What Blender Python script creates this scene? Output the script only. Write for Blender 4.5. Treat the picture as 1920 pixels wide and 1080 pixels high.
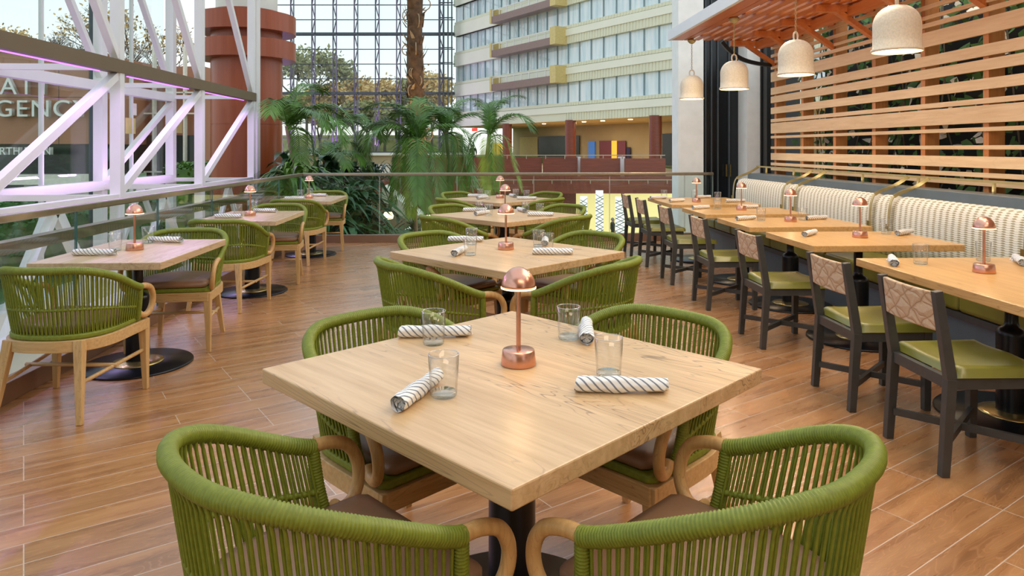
import bpy, math, random
from mathutils import Vector, Matrix, Euler
PI = math.pi
R = math.radians
scene = bpy.context.scene
col = scene.collection
for o in list(bpy.data.objects):
    bpy.data.objects.remove(o)

# ---------------------------------------------------------------- camera, sky, exposure
EYE = 1.416
YAW = R(-2.75)
FPX = 1320.0
cam_d = bpy.data.cameras.new('camera')
cam = bpy.data.objects.new('camera', cam_d)
col.objects.link(cam)
cam.location = (0, 0, EYE)
cam.rotation_euler = (PI/2, 0, YAW)
cam_d.sensor_width = 36.0
cam_d.lens = 36.0*FPX/1920.0
cam_d.shift_y = -(540-278)/1920.0
cam_d.clip_start = 0.02
cam_d.clip_end = 500
scene.camera = cam

scene.view_settings.view_transform = 'Standard'
scene.view_settings.look = 'None'
scene.view_settings.gamma = 1.0
scene.view_settings.use_curve_mapping = False
scene.view_settings.exposure = 0.2
scene.cycles.use_denoising = True
scene.cycles.max_bounces = 8
scene.cycles.transparent_max_bounces = 24
scene.cycles.sample_clamp_indirect = 4.0
scene.cycles.caustics_reflective = False
scene.cycles.caustics_refractive = False

world = bpy.data.worlds.new('sky')
scene.world = world
world.use_nodes = True
wn, wl = world.node_tree.nodes, world.node_tree.links
wn.clear()
w_out = wn.new('ShaderNodeOutputWorld')
w_bg = wn.new('ShaderNodeBackground')
w_tc = wn.new('ShaderNodeTexCoord')
w_sep = wn.new('ShaderNodeSeparateXYZ')
w_rmp = wn.new('ShaderNodeValToRGB')
w_noise = wn.new('ShaderNodeTexNoise')
w_noise.inputs['Scale'].default_value = 2.5
w_noise.inputs['Detail'].default_value = 5
w_mix = wn.new('ShaderNodeMix'); w_mix.data_type = 'RGBA'
w_nr = wn.new('ShaderNodeValToRGB')
w_nr.color_ramp.elements[0].position = 0.45
w_nr.color_ramp.elements[1].position = 0.7
wl.new(w_tc.outputs['Generated'], w_sep.inputs[0])
wl.new(w_tc.outputs['Generated'], w_noise.inputs['Vector'])
wl.new(w_sep.outputs['Z'], w_rmp.inputs[0])
wl.new(w_noise.outputs[0], w_nr.inputs[0])
cr = w_rmp.color_ramp
cr.elements[0].position = 0.0; cr.elements[0].color = (0.93, 0.89, 0.80, 1)
cr.elements[1].position = 0.5; cr.elements[1].color = (0.62, 0.82, 1.0, 1)
e = cr.elements.new(0.12); e.color = (0.84, 0.93, 0.99, 1)
e = cr.elements.new(1.0); e.color = (0.86, 0.93, 1.0, 1)
w_mix.inputs[7].default_value = (0.97, 0.97, 0.95, 1)
w_mul = wn.new('ShaderNodeMath'); w_mul.operation = 'MULTIPLY'; w_mul.inputs[1].default_value = 0.5
wl.new(w_nr.outputs[0], w_mul.inputs[0])
wl.new(w_mul.outputs[0], w_mix.inputs[0])
wl.new(w_rmp.outputs[0], w_mix.inputs[6])
wl.new(w_mix.outputs[2], w_bg.inputs[0])
w_bg.inputs[1].default_value = 1.15
wl.new(w_bg.outputs[0], w_out.inputs[0])

CS, SN = math.cos(YAW), math.sin(YAW)
def P(X, d, z=0.0):
    """a point X to the right of and d ahead of the camera, in the room's own axes"""
    return Vector((X*CS - d*SN, X*SN + d*CS, z))
def PX(x, y, z):
    """the point of height z seen at pixel x, y"""
    d = (EYE-z)*FPX/(y-278.0)
    return P((x-960)*d/FPX, d, z)
def PD(x, y, d):
    return P((x-960)*d/FPX, d, EYE+(278.0-y)*d/FPX)

def area_light(name, loc, size, power, color, rot=(0, 0, 0), size_y=None, spread=None):
    l = bpy.data.lights.new(name, 'AREA')
    l.energy = power; l.color = color; l.size = size
    if size_y: l.shape = 'RECTANGLE'; l.size_y = size_y
    if spread: l.spread = spread
    o = bpy.data.objects.new(name, l); col.objects.link(o)
    o.location = loc; o.rotation_euler = rot
    return o
def point_light(name, loc, power, color, radius=0.03, parent=None):
    l = bpy.data.lights.new(name, 'POINT')
    l.energy = power; l.color = color; l.shadow_soft_size = radius
    o = bpy.data.objects.new(name, l); col.objects.link(o)
    o.location = loc; o.parent = parent
    return o
# added warm fill lights without fixtures, unseen: behind the viewpoint and over the right aisle
area_light('ceiling_light_warm', (1.5, -1.6, 3.85), 3.2, 90, (1.0, 0.84, 0.66), (R(25), 0, 0), 1.5)
area_light('aisle_light_warm', (3.0, 4.2, 4.4), 2.4, 130, (1.0, 0.82, 0.62), (0, R(6), 0), 5.0)

# ---------------------------------------------------------------- mesh helpers
class MB:
    def __init__(s): s.v = []; s.f = []; s.sm = []
    def add(s, vs, fs, smooth=False):
        b = len(s.v)
        s.v += [tuple(v) for v in vs]
        s.f += [tuple(b+i for i in f) for f in fs]
        s.sm += [smooth]*len(fs)
        return s
    def box(s, c, d, rz=0, M=None):
        hx, hy, hz = d[0]/2, d[1]/2, d[2]/2
        m = M if M is not None else Matrix.Rotation(rz, 3, 'Z')
        vs = []
        for x, y, z in ((-1,-1,-1),(1,-1,-1),(1,1,-1),(-1,1,-1),(-1,-1,1),(1,-1,1),(1,1,1),(-1,1,1)):
            vs.append(Vector(c) + m @ Vector((x*hx, y*hy, z*hz)))
        return s.add(vs, [(0,3,2,1),(4,5,6,7),(0,1,5,4),(1,2,6,5),(2,3,7,6),(3,0,4,7)])
    def bb(s, x0, x1, y0, y1, z0, z1):
        return s.box(((x0+x1)/2, (y0+y1)/2, (z0+z1)/2), (x1-x0, y1-y0, z1-z0))
    def bar(s, a, b, w, h=None, w2=None, h2=None, up=(0,0,1)):
        """a bar with rectangular section from a to b, tapering to w2 x h2"""
        a, b = Vector(a), Vector(b)
        h = w if h is None else h; w2 = w if w2 is None else w2; h2 = h if h2 is None else h2
        t = (b-a).normalized(); u = Vector(up)
        if abs(t.dot(u)) > 0.95: u = Vector((0,1,0))
        x = t.cross(u).normalized(); y = x.cross(t)
        vs = []
        for p, ww, hh in ((a,w,h),(b,w2,h2)):
            for sx, sy in ((-1,-1),(1,-1),(1,1),(-1,1)):
                vs.append(p + x*sx*ww/2 + y*sy*hh/2)
        return s.add(vs, [(0,1,2,3),(7,6,5,4),(0,4,5,1),(1,5,6,2),(2,6,7,3),(3,7,4,0)])
    def tube(s, pts, r, n=10, caps=True, closed=False):
        pts = [Vector(p) for p in pts]
        N = len(pts)
        rs = r if isinstance(r, (list, tuple)) else [r]*N
        vs = []; fs = []
        up = None
        for i, p in enumerate(pts):
            if closed: t = pts[(i+1) % N]-pts[i-1]
            else: t = pts[min(i+1, N-1)]-pts[max(i-1, 0)]
            if t.length < 1e-9: t = Vector((0,0,1))
            t.normalize()
            if up is None:
                up = Vector((0,0,1)) if abs(t.z) < 0.9 else Vector((1,0,0))
            x = t.cross(up)
            if x.length < 1e-6: x = t.orthogonal()
            x.normalize(); y = x.cross(t).normalized(); up = y
            for k in range(n):
                a = 2*PI*k/n
                vs.append(p + x*math.cos(a)*rs[i] + y*math.sin(a)*rs[i])
        m = N if closed else N-1
        for i in range(m):
            j = (i+1) % N
            for k in range(n):
                l = (k+1) % n
                fs.append((i*n+k, i*n+l, j*n+l, j*n+k))
        s.add(vs, fs, True)
        if caps and not closed:
            b = len(s.v)-len(vs)
            s.f.append(tuple(b+k for k in reversed(range(n)))); s.sm.append(False)
            s.f.append(tuple(b+(N-1)*n+k for k in range(n))); s.sm.append(False)
        return s
    def lathe(s, prof, n=32, c=(0,0,0), smooth=True):
        vs = []; fs = []
        for r, z in prof:
            for k in range(n):
                a = 2*PI*k/n
                vs.append((c[0]+r*math.cos(a), c[1]+r*math.sin(a), c[2]+z))
        for i in range(len(prof)-1):
            for k in range(n):
                l = (k+1) % n
                fs.append((i*n+k, i*n+l, (i+1)*n+l, (i+1)*n+k))
        return s.add(vs, fs, smooth)
    def cyl(s, c, r, z0, z1, n=24, r2=None):
        r2 = r if r2 is None else r2
        s.lathe([(r, z0), (r2, z1)], n, c)
        b = len(s.v)-2*n
        s.f.append(tuple(b+k for k in reversed(range(n)))); s.sm.append(False)
        s.f.append(tuple(b+n+k for k in range(n))); s.sm.append(False)
        return s
    def prism(s, pts, z0, z1):
        n = len(pts)
        vs = [(p[0], p[1], z0) for p in pts]+[(p[0], p[1], z1) for p in pts]
        fs = [tuple(reversed(range(n))), tuple(range(n, 2*n))]
        for k in range(n):
            l = (k+1) % n
            fs.append((k, l, n+l, n+k))
        return s.add(vs, fs)
    def ring(s, outer, inner, z0, z1):
        n = len(outer)
        vs = [(p[0], p[1], z) for z in (z0, z1) for p in outer]+[(p[0], p[1], z) for z in (z0, z1) for p in inner]
        fs = []
        for k in range(n):
            l = (k+1) % n
            fs += [(k, l, n+l, n+k), (2*n+l, 2*n+k, 3*n+k, 3*n+l), (n+k, n+l, 3*n+l, 3*n+k), (l, k, 2*n+k, 2*n+l)]
        return s.add(vs, fs)
    def mesh(s, name):
        me = bpy.data.meshes.new(name)
        me.from_pydata(s.v, [], s.f)
        me.polygons.foreach_set('use_smooth', s.sm)
        me.update()
        return me
    def build(s, name, mat, parent=None, bevel=0, seg=2, **kw):
        me = s.mesh(name); me.materials.append(mat)
        o = bpy.data.objects.new(name, me); col.objects.link(o); o.parent = parent
        if bevel:
            b = o.modifiers.new('bevel', 'BEVEL'); b.width = bevel; b.segments = seg; b.limit_method = 'ANGLE'
            b.angle_limit = R(40)
        if kw: tag(o, **kw)
        return o

def tag(o, label=None, cat=None, group=None, kind=None):
    if label: o['label'] = label
    if cat: o['category'] = cat
    if group: o['group'] = group
    if kind: o['kind'] = kind
    return o
def empty(name, loc=(0,0,0), rz=0, **kw):
    o = bpy.data.objects.new(name, None); col.objects.link(o)
    o.location = loc; o.rotation_euler = (0, 0, rz); o.empty_display_size = 0.1
    tag(o, **kw)
    return o
kids = {}
def copy_tree(o, parent=None):
    c = o.copy(); col.objects.link(c); c.parent = parent
    for ch in [x for x in bpy.data.objects if x.parent == o]:
        copy_tree(ch, c)
    return c
def place(proto, used, loc, rz, label, group=None):
    o = proto if not used else copy_tree(proto)
    o.location = loc; o.rotation_euler = (0, 0, rz)
    o['label'] = label
    if group: o['group'] = group
    return o
def spline(pts, k=6):
    pts = [Vector(p) for p in pts]
    out = []
    for i in range(len(pts)-1):
        p0 = pts[max(i-1, 0)]; p1 = pts[i]; p2 = pts[i+1]; p3 = pts[min(i+2, len(pts)-1)]
        for j in range(k):
            t = j/k
            out.append(0.5*((2*p1)+(p2-p0)*t+(2*p0-5*p1+4*p2-p3)*t*t+(3*p1-p0-3*p2+p3)*t**3))
    out.append(pts[-1])
    return out

# ---------------------------------------------------------------- materials
def S(r, g, b):
    f = lambda c: (c/255/12.92) if c/255 <= 0.04045 else ((c/255+0.055)/1.055)**2.4
    return (f(r), f(g), f(b), 1)
class Mt:
    def __init__(s, name):
        s.m = bpy.data.materials.new(name); s.m.use_nodes = True
        s.n, s.l = s.m.node_tree.nodes, s.m.node_tree.links
        s.b = s.n['Principled BSDF']; s.out = s.n['Material Output']
        s.tc = None
    def N(s, t, **kw):
        x = s.n.new(t)
        for k, v in kw.items():
            if k in ('data_type', 'operation', 'blend_type', 'wave_type', 'bands_direction', 'wave_profile', 'noise_dimensions', 'feature', 'distance'): setattr(x, k, v)
            else: x.inputs[k].default_value = v
        return x
    def L(s, a, b): s.l.new(a, b)
    def coord(s, scale=(1,1,1), rz=0, kind='Object', loc=(0,0,0)):
        if s.tc is None: s.tc = s.n.new('ShaderNodeTexCoord')
        mp = s.n.new('ShaderNodeMapping')
        mp.inputs['Scale'].default_value = scale
        mp.inputs['Rotation'].default_value = (0, 0, rz)
        mp.inputs['Location'].default_value = loc
        s.L(s.tc.outputs[kind], mp.inputs[0])
        return mp.outputs[0]
    def ramp(s, fac, stops):
        r = s.n.new('ShaderNodeValToRGB')
        cr = r.color_ramp
        while len(cr.elements) < len(stops): cr.elements.new(0.5)
        for el, (p, c) in zip(cr.elements, stops): el.position = p; el.color = c
        s.L(fac, r.inputs[0]); return r.outputs[0]
    def mix(s, fac, a, b, mode='MIX'):
        x = s.n.new('ShaderNodeMix'); x.data_type = 'RGBA'; x.blend_type = mode
        for sock, v in ((x.inputs[0], fac), (x.inputs[6], a), (x.inputs[7], b)):
            if isinstance(v, (int, float)): sock.default_value = v
            elif isinstance(v, tuple): sock.default_value = v
            else: s.L(v, sock)
        return x.outputs[2]
    def bump(s, h, strength=0.3, dist=0.01):
        x = s.n.new('ShaderNodeBump'); x.inputs['Strength'].default_value = strength; x.inputs['Distance'].default_value = dist
        s.L(h, x.inputs['Height']); s.L(x.outputs[0], s.b.inputs['Normal'])
    def rough(s, r): s.b.inputs['Roughness'].default_value = r; return s
    def color(s, c):
        if isinstance(c, tuple): s.b.inputs['Base Color'].default_value = c
        else: s.L(c, s.b.inputs['Base Color'])
        return s
def plain(name, c, rough=0.5, metal=0.0, var=0.08, scale=8, bump=0.0):
    t = Mt(name); t.rough(rough); t.b.inputs['Metallic'].default_value = metal
    n = t.N('ShaderNodeTexNoise', Scale=scale, Detail=4)
    t.L(t.coord(), n.inputs['Vector'])
    lo = tuple(x*(1-var) for x in c[:3])+(1,); hi = tuple(min(1, x*(1+var)) for x in c[:3])+(1,)
    t.color(t.ramp(n.outputs[0], [(0.3, lo), (0.7, hi)]))
    if bump: t.bump(n.outputs[0], bump, 0.005)
    return t.m
def emit(name, c, s):
    t = Mt(name)
    t.b.inputs['Emission Color'].default_value = c; t.b.inputs['Emission Strength'].default_value = s
    t.color(c); return t.m
def wood(name, c_lo, c_hi, c_dark, rough=0.35, scale=1.0, along='X', streak=0.35, plank=0):
    """straight grained wood with occasional dark cathedral figure; the grain runs along the given axis"""
    t = Mt(name); t.rough(rough)
    sc = {'X': (0.9, 14, 14), 'Y': (14, 0.9, 14), 'Z': (14, 14, 0.9)}[along]
    sc = tuple(a*scale for a in sc)
    v = t.coord(sc)
    n = t.N('ShaderNodeTexNoise', Scale=3.0, Detail=6, Roughness=0.6); t.L(v, n.inputs['Vector'])
    base = t.ramp(n.outputs[0], [(0.3, c_lo), (0.68, c_hi)])
    sc2 = {'X': (0.5, 5, 5), 'Y': (5, 0.5, 5), 'Z': (5, 5, 0.5)}[along]
    v2 = t.coord(tuple(a*scale for a in sc2))
    w = t.N('ShaderNodeTexNoise', Scale=1.2, Detail=3, Distortion=0.6); t.L(v2, w.inputs['Vector'])
    ws = t.N('ShaderNodeMath', operation='MULTIPLY'); ws.inputs[1].default_value = 26; t.L(w.outputs[0], ws.inputs[0])
    fr = t.N('ShaderNodeMath', operation='FRACT'); t.L(ws.outputs[0], fr.inputs[0])
    m = t.ramp(fr.outputs[0], [(0.0, (1,1,1,1)), (0.12, (0,0,0,1)), (0.9, (0,0,0,1)), (1.0, (1,1,1,1))])
    v3 = t.coord(tuple(a*scale*0.5 for a in sc2), loc=(3,1,2))
    k = t.N('ShaderNodeTexNoise', Scale=1.6, Detail=2); t.L(v3, k.inputs['Vector'])
    kk = t.ramp(k.outputs[0], [(0.44, (0,0,0,1)), (0.58, (1,1,1,1))])
    mm = t.mix(1.0, m, kk, 'MULTIPLY')
    f = t.N('ShaderNodeMath', operation='MULTIPLY'); f.inputs[1].default_value = streak; t.L(mm, f.inputs[0])
    t.color(t.mix(f.outputs[0], base, c_dark))
    t.bump(n.outputs[0], 0.08, 0.002)
    return t.m
def glass(name, tint=(1,1,1,1), refl=1.0, rough=0.02, ior=1.5):
    t = Mt(name); t.n.remove(t.b)
    tr = t.n.new('ShaderNodeBsdfTransparent'); tr.inputs[0].default_value = tint
    gl = t.n.new('ShaderNodeBsdfGlossy'); gl.inputs['Roughness'].default_value = rough
    lw = t.n.new('ShaderNodeLayerWeight'); lw.inputs['Blend'].default_value = 0.5
    pw = t.N('ShaderNodeMath', operation='POWER'); pw.inputs[1].default_value = 4.0; t.L(lw.outputs['Facing'], pw.inputs[0])
    mu = t.N('ShaderNodeMath', operation='MULTIPLY_ADD'); mu.inputs[1].default_value = 0.8*refl; mu.inputs[2].default_value = 0.035*refl
    mu.use_clamp = True
    t.L(pw.outputs[0], mu.inputs[0])
    mx = t.n.new('ShaderNodeMixShader')
    t.L(mu.outputs[0], mx.inputs[0]); t.L(tr.outputs[0], mx.inputs[1]); t.L(gl.outputs[0], mx.inputs[2])
    t.L(mx.outputs[0], t.out.inputs[0])
    return t.m

M = {}
M['oak_top'] = wood('pale_oak_table_top', S(194,156,110), S(218,184,140), S(120,94,68), 0.3, 1.0, 'X', 0.9)
M['oak_top_y'] = wood('honey_oak_table_top', S(202,154,94), S(222,178,116), S(150,108,62), 0.28, 1.0, 'Y', 0.5)
M['oak_leg'] = wood('pale_oak_frame', S(190,152,98), S(214,178,124), S(130,96,56), 0.45, 1.6, 'Z', 0.4)
M['oak_rail'] = wood('pale_oak_rail', S(190,152,98), S(214,178,124), S(130,96,56), 0.45, 1.6, 'X', 0.4)
M['bentwood'] = wood('bent_ash_arm', S(190,148,92), S(212,172,114), S(130,96,56), 0.4, 1.8, 'Z', 0.4)
M['rope'] = plain('olive_green_rope', S(120,131,36), 0.5, 0, 0.14, 60, 0.2)
M['leather_brown'] = plain('brown_leather', S(142,108,82), 0.4, 0, 0.08, 12, 0.05)
M['leather_green'] = plain('green_leather', S(122,118,46), 0.28, 0, 0.10, 7, 0.04)
M['black_metal'] = plain('black_metal', S(22,25,30), 0.28, 0.3, 0.1, 5)
M['dark_frame'] = plain('dark_grey_stained_wood', S(66,66,64), 0.38, 0, 0.12, 20, 0.05)
M['copper'] = plain('brushed_copper', S(216,160,138), 0.27, 1.0, 0.06, 14)
M['brass'] = plain('aged_brass', S(190,174,124), 0.35, 0.6, 0.1, 10)
M['brass_bright'] = plain('polished_brass', S(205,182,120), 0.25, 0.9, 0.1, 10)
M['tumbler'] = glass('tumbler_glass', (0.99,0.995,0.995,1), 1.4, 0.02, 1.5)
M['tumbler_base'] = glass('tumbler_base_glass', (0.93,0.97,0.98,1), 1.8, 0.05, 1.6)
M['tumbler_rim'] = glass('tumbler_rim_glass', (0.97,0.99,0.99,1), 9.0, 0.15, 1.6)
M['rail_glass'] = glass('green_tinted_railing_glass', (0.92,0.975,0.965,1), 1.0, 0.0, 1.5)
M['rail_edge_pale'] = plain('pale_glass_panel_edge', S(190,205,196), 0.3, 0, 0.05, 5)
M['rail_edge'] = plain('glass_panel_edge', S(70,110,108), 0.2, 0, 0.05, 5)
M['window_glass'] = glass('window_glass', (0.93,0.97,0.95,1), 0.7, 0.0, 1.45)
M['rail_cap'] = plain('brushed_steel_handrail', S(160,150,132), 0.3, 0.9, 0.06, 20)
M['shoe'] = plain('bronze_rail_base', S(150,120,100), 0.35, 0.5, 0.08, 6)
M['white_steel'] = plain('white_painted_steel', S(232,228,226), 0.35, 0, 0.03, 3)
M['beam_brown'] = plain('bronze_painted_beam', S(112,92,66), 0.5, 0, 0.04, 3)
M['column_orange'] = wood('copper_brown_column', S(146,66,32), S(160,76,38), S(120,52,26), 0.3, 0.3, 'Z', 0.15)
M['column_white'] = plain('white_column_paint', S(222,220,208), 0.5, 0, 0.03, 4)
M['mahogany'] = wood('mahogany_panel', S(112,52,34), S(134,64,42), S(84,36,24), 0.3, 0.4, 'X', 0.2)
M['trellis'] = wood('cedar_trellis', S(226,188,142), S(240,208,166), S(200,150,102), 0.35, 0.8, 'Y', 0.2)
M['trellis_post'] = wood('cedar_post', S(190,118,60), S(208,138,78), S(150,86,40), 0.4, 0.8, 'Z', 0.2)
M['canopy'] = wood('cedar_canopy', S(188,104,46), S(206,122,60), S(150,78,34), 0.4, 0.8, 'Y', 0.2)
M['white_paint'] = plain('white_fascia_paint', S(236,238,240), 0.4, 0, 0.02, 3)  # wood fascia coloured white to stand for the sky light on it
M['plaster'] = plain('pale_stone_plaster', S(250,250,244), 0.6, 0, 0.05, 6, 0.1)
M['stone_lamp'] = plain('speckled_stone_shade', S(226,212,188), 0.65, 0, 0.10, 70, 0.3)
M['lamp_glow'] = emit('warm_lamp_glow', (1.0,0.78,0.50,1), 5.0)
M['lamp_rim'] = emit('warm_rim_glow', (1.0,0.72,0.42,1), 2.6)
M['dark_wall'] = plain('black_wall', S(16,18,19), 0.4, 0, 0.1, 4)
M['dark_door'] = plain('blue_black_door', S(20,26,32), 0.25, 0, 0.1, 4)
M['bench_base'] = plain('slate_blue_panel', S(96,110,118), 0.4, 0, 0.08, 5)
M['trunk'] = plain('palm_trunk_bark', S(96,68,42), 0.8, 0, 0.45, 7, 0.6)
M['trunk_thin'] = plain('thin_palm_stem', S(120,104,80), 0.8, 0, 0.2, 14, 0.4)
M['boot'] = plain('dry_palm_boot', S(170,142,108), 0.8, 0, 0.25, 12)
M['frond'] = plain('palm_leaf_green', S(76,116,34), 0.4, 0, 0.35, 3)
M['frond_light'] = plain('young_palm_leaf', S(128,152,40), 0.4, 0, 0.3, 3)
M['shrub'] = plain('dark_shrub_leaf', S(44,88,42), 0.4, 0, 0.4, 3)
M['hedge'] = plain('hedge_leaf', S(72,112,52), 0.6, 0, 0.4, 5)
M['branch'] = plain('bare_branch', S(120,108,92), 0.9, 0, 0.2, 8)
M['autumn'] = plain('autumn_leaf', S(214,178,112), 0.8, 0, 0.25, 1.5)
M['olive_leaf'] = plain('grey_olive_leaf', S(168,164,112), 0.8, 0, 0.3, 1.5)
M['skin'] = plain('skin', S(196,146,118), 0.6, 0, 0.04, 10)

def linear_light_mat(): pass
# floor: wood look tiles with pale grout
def floor_mat():
    t = Mt('wood_look_tile_floor')
    ang = R(32)
    v = t.coord((1,1,1), -ang)
    br = t.n.new('ShaderNodeTexBrick')
    br.offset = 0.37; br.squash = 1.0; br.offset_frequency = 3
    for k, val in (('Scale', 1.0), ('Mortar Size', 0.0022), ('Mortar Smooth', 0.2), ('Bias', 0.0), ('Brick Width', 1.05), ('Row Height', 0.146)):
        br.inputs[k].default_value = val
    br.inputs['Color1'].default_value = (0,0,0,1); br.inputs['Color2'].default_value = (1,1,1,1); br.inputs['Mortar'].default_value = (0.5,0.5,0.5,1)
    t.L(v, br.inputs['Vector'])
    # per plank offset for the grain
    sv = t.n.new('ShaderNodeVectorMath'); sv.operation = 'MULTIPLY_ADD'
    t.L(br.outputs['Color'], sv.inputs[0]); sv.inputs[1].default_value = (17, 9, 5); t.L(v, sv.inputs[2])
    mp = t.n.new('ShaderNodeMapping'); mp.inputs['Scale'].default_value = (1.1, 9, 1); t.L(sv.outputs[0], mp.inputs[0])
    n = t.N('ShaderNodeTexNoise', Scale=2.0, Detail=5, Roughness=0.5, Distortion=0.3); t.L(mp.outputs[0], n.inputs['Vector'])
    mp2 = t.n.new('ShaderNodeMapping'); mp2.inputs['Scale'].default_value = (0.9, 5, 1); t.L(sv.outputs[0], mp2.inputs[0])
    n2 = t.N('ShaderNodeTexNoise', Scale=1.6, Detail=2, Distortion=1.4); t.L(mp2.outputs[0], n2.inputs['Vector'])
    ms = t.N('ShaderNodeMath', operation='MULTIPLY'); ms.inputs[1].default_value = 18; t.L(n2.outputs[0], ms.inputs[0])
    fr = t.N('ShaderNodeMath', operation='FRACT'); t.L(ms.outputs[0], fr.inputs[0])
    lines = t.ramp(fr.outputs[0], [(0.0, (1,1,1,1)), (0.22, (0,0,0,1)), (0.85, (0,0,0,1)), (1.0, (1,1,1,1))])
    base = t.ramp(n.outputs[0], [(0.25, S(140,94,56)), (0.5, S(172,120,74)), (0.78, S(194,144,94))])
    tone = t.ramp(br.outputs['Color'], [(0.0, (0.84,0.82,0.82,1)), (1.0, (1.08,1.05,1.0,1))])
    c = t.mix(1.0, base, tone, 'MULTIPLY')
    lf = t.N('ShaderNodeMath', operation='MULTIPLY'); lf.inputs[1].default_value = 0.28; t.L(lines, lf.inputs[0])
    c = t.mix(lf.outputs[0], c, S(216,160,112))
    c = t.mix(br.outputs['Fac'], c, S(206,184,164))
    t.color(c)
    rr = t.ramp(n.outputs[0], [(0.3, (0.26,)*3+(1,)), (0.7, (0.30,)*3+(1,))])
    t.L(rr, t.b.inputs['Roughness'])
    t.b.inputs['Specular IOR Level'].default_value = 0.75
    t.b.inputs['Coat Weight'].default_value = 0.35; t.b.inputs['Coat Roughness'].default_value = 0.22
    inv = t.N('ShaderNodeMath', operation='SUBTRACT'); inv.inputs[0].default_value = 1.0; t.L(br.outputs['Fac'], inv.inputs[1])
    t.bump(inv.outputs[0], 0.25, 0.002)
    return t.m
M['floor'] = floor_mat()

def stripe_mat():
    t = Mt('striped_napkin_cloth'); t.rough(0.85)
    v = t.coord((1,1,1), 0)
    # stripes wind around the roll like a barber pole (napkin lies along x)
    sp = t.n.new('ShaderNodeSeparateXYZ'); t.L(v, sp.inputs[0])
    at = t.N('ShaderNodeMath', operation='ARCTAN2'); t.L(sp.outputs['Y'], at.inputs[0])
    zz = t.N('ShaderNodeMath', operation='SUBTRACT'); t.L(sp.outputs['Z'], zz.inputs[0]); zz.inputs[1].default_value = 0.022
    t.L(zz.outputs[0], at.inputs[1])
    am = t.N('ShaderNodeMath', operation='MULTIPLY'); am.inputs[1].default_value = 0.9; t.L(at.outputs[0], am.inputs[0])
    xm = t.N('ShaderNodeMath', operation='MULTIPLY'); xm.inputs[1].default_value = 42.0; t.L(sp.outputs['X'], xm.inputs[0])
    s2 = t.N('ShaderNodeMath', operation='ADD'); t.L(am.outputs[0], s2.inputs[0]); t.L(xm.outputs[0], s2.inputs[1])
    fr = t.N('ShaderNodeMath', operation='FRACT'); t.L(s2.outputs[0], fr.inputs[0])
    c = t.ramp(fr.outputs[0], [(0.0, S(236,234,230)), (0.60, S(236,234,230)), (0.64, S(112,118,132)), (0.86, S(128,134,146)), (0.9, S(236,234,230))])
    t.color(c)
    n = t.N('ShaderNodeTexNoise', Scale=60, Detail=3); t.L(v, n.inputs['Vector'])
    t.bump(n.outputs[0], 0.4, 0.004)
    return t.m
M['napkin'] = stripe_mat()

def cushion_mat():
    t = Mt('woven_wave_stripe_fabric'); t.rough(0.85)
    v = t.coord()
    sp = t.n.new('ShaderNodeSeparateXYZ'); t.L(v, sp.inputs[0])
    def sinw(sock, k, ph=0):
        a = t.N('ShaderNodeMath', operation='MULTIPLY'); a.inputs[1].default_value = k; t.L(sock, a.inputs[0])
        b = t.N('ShaderNodeMath', operation='SINE'); t.L(a.outputs[0], b.inputs[0]); return b.outputs[0]
    band = sinw(sp.outputs['Y'], 2*PI/0.075)
    dash = sinw(sp.outputs['Z'], 2*PI/0.016)
    dd = t.N('ShaderNodeMath', operation='MULTIPLY'); dd.inputs[1].default_value = 0.8; t.L(dash, dd.inputs[0])
    ad = t.N('ShaderNodeMath', operation='ADD'); t.L(band, ad.inputs[0]); t.L(dd.outputs[0], ad.inputs[1])
    ad2 = t.N('ShaderNodeMath', operation='MULTIPLY_ADD'); t.L(ad.outputs[0], ad2.inputs[0]); ad2.inputs[1].default_value = 0.25; ad2.inputs[2].default_value = 0.5
    t.color(t.ramp(ad2.outputs[0], [(0.55, S(232,228,214)), (0.72, S(168,156,124))]))
    t.bump(ad2.outputs[0], 0.3, 0.01)
    return t.m
M['cushion'] = cushion_mat()

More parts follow.
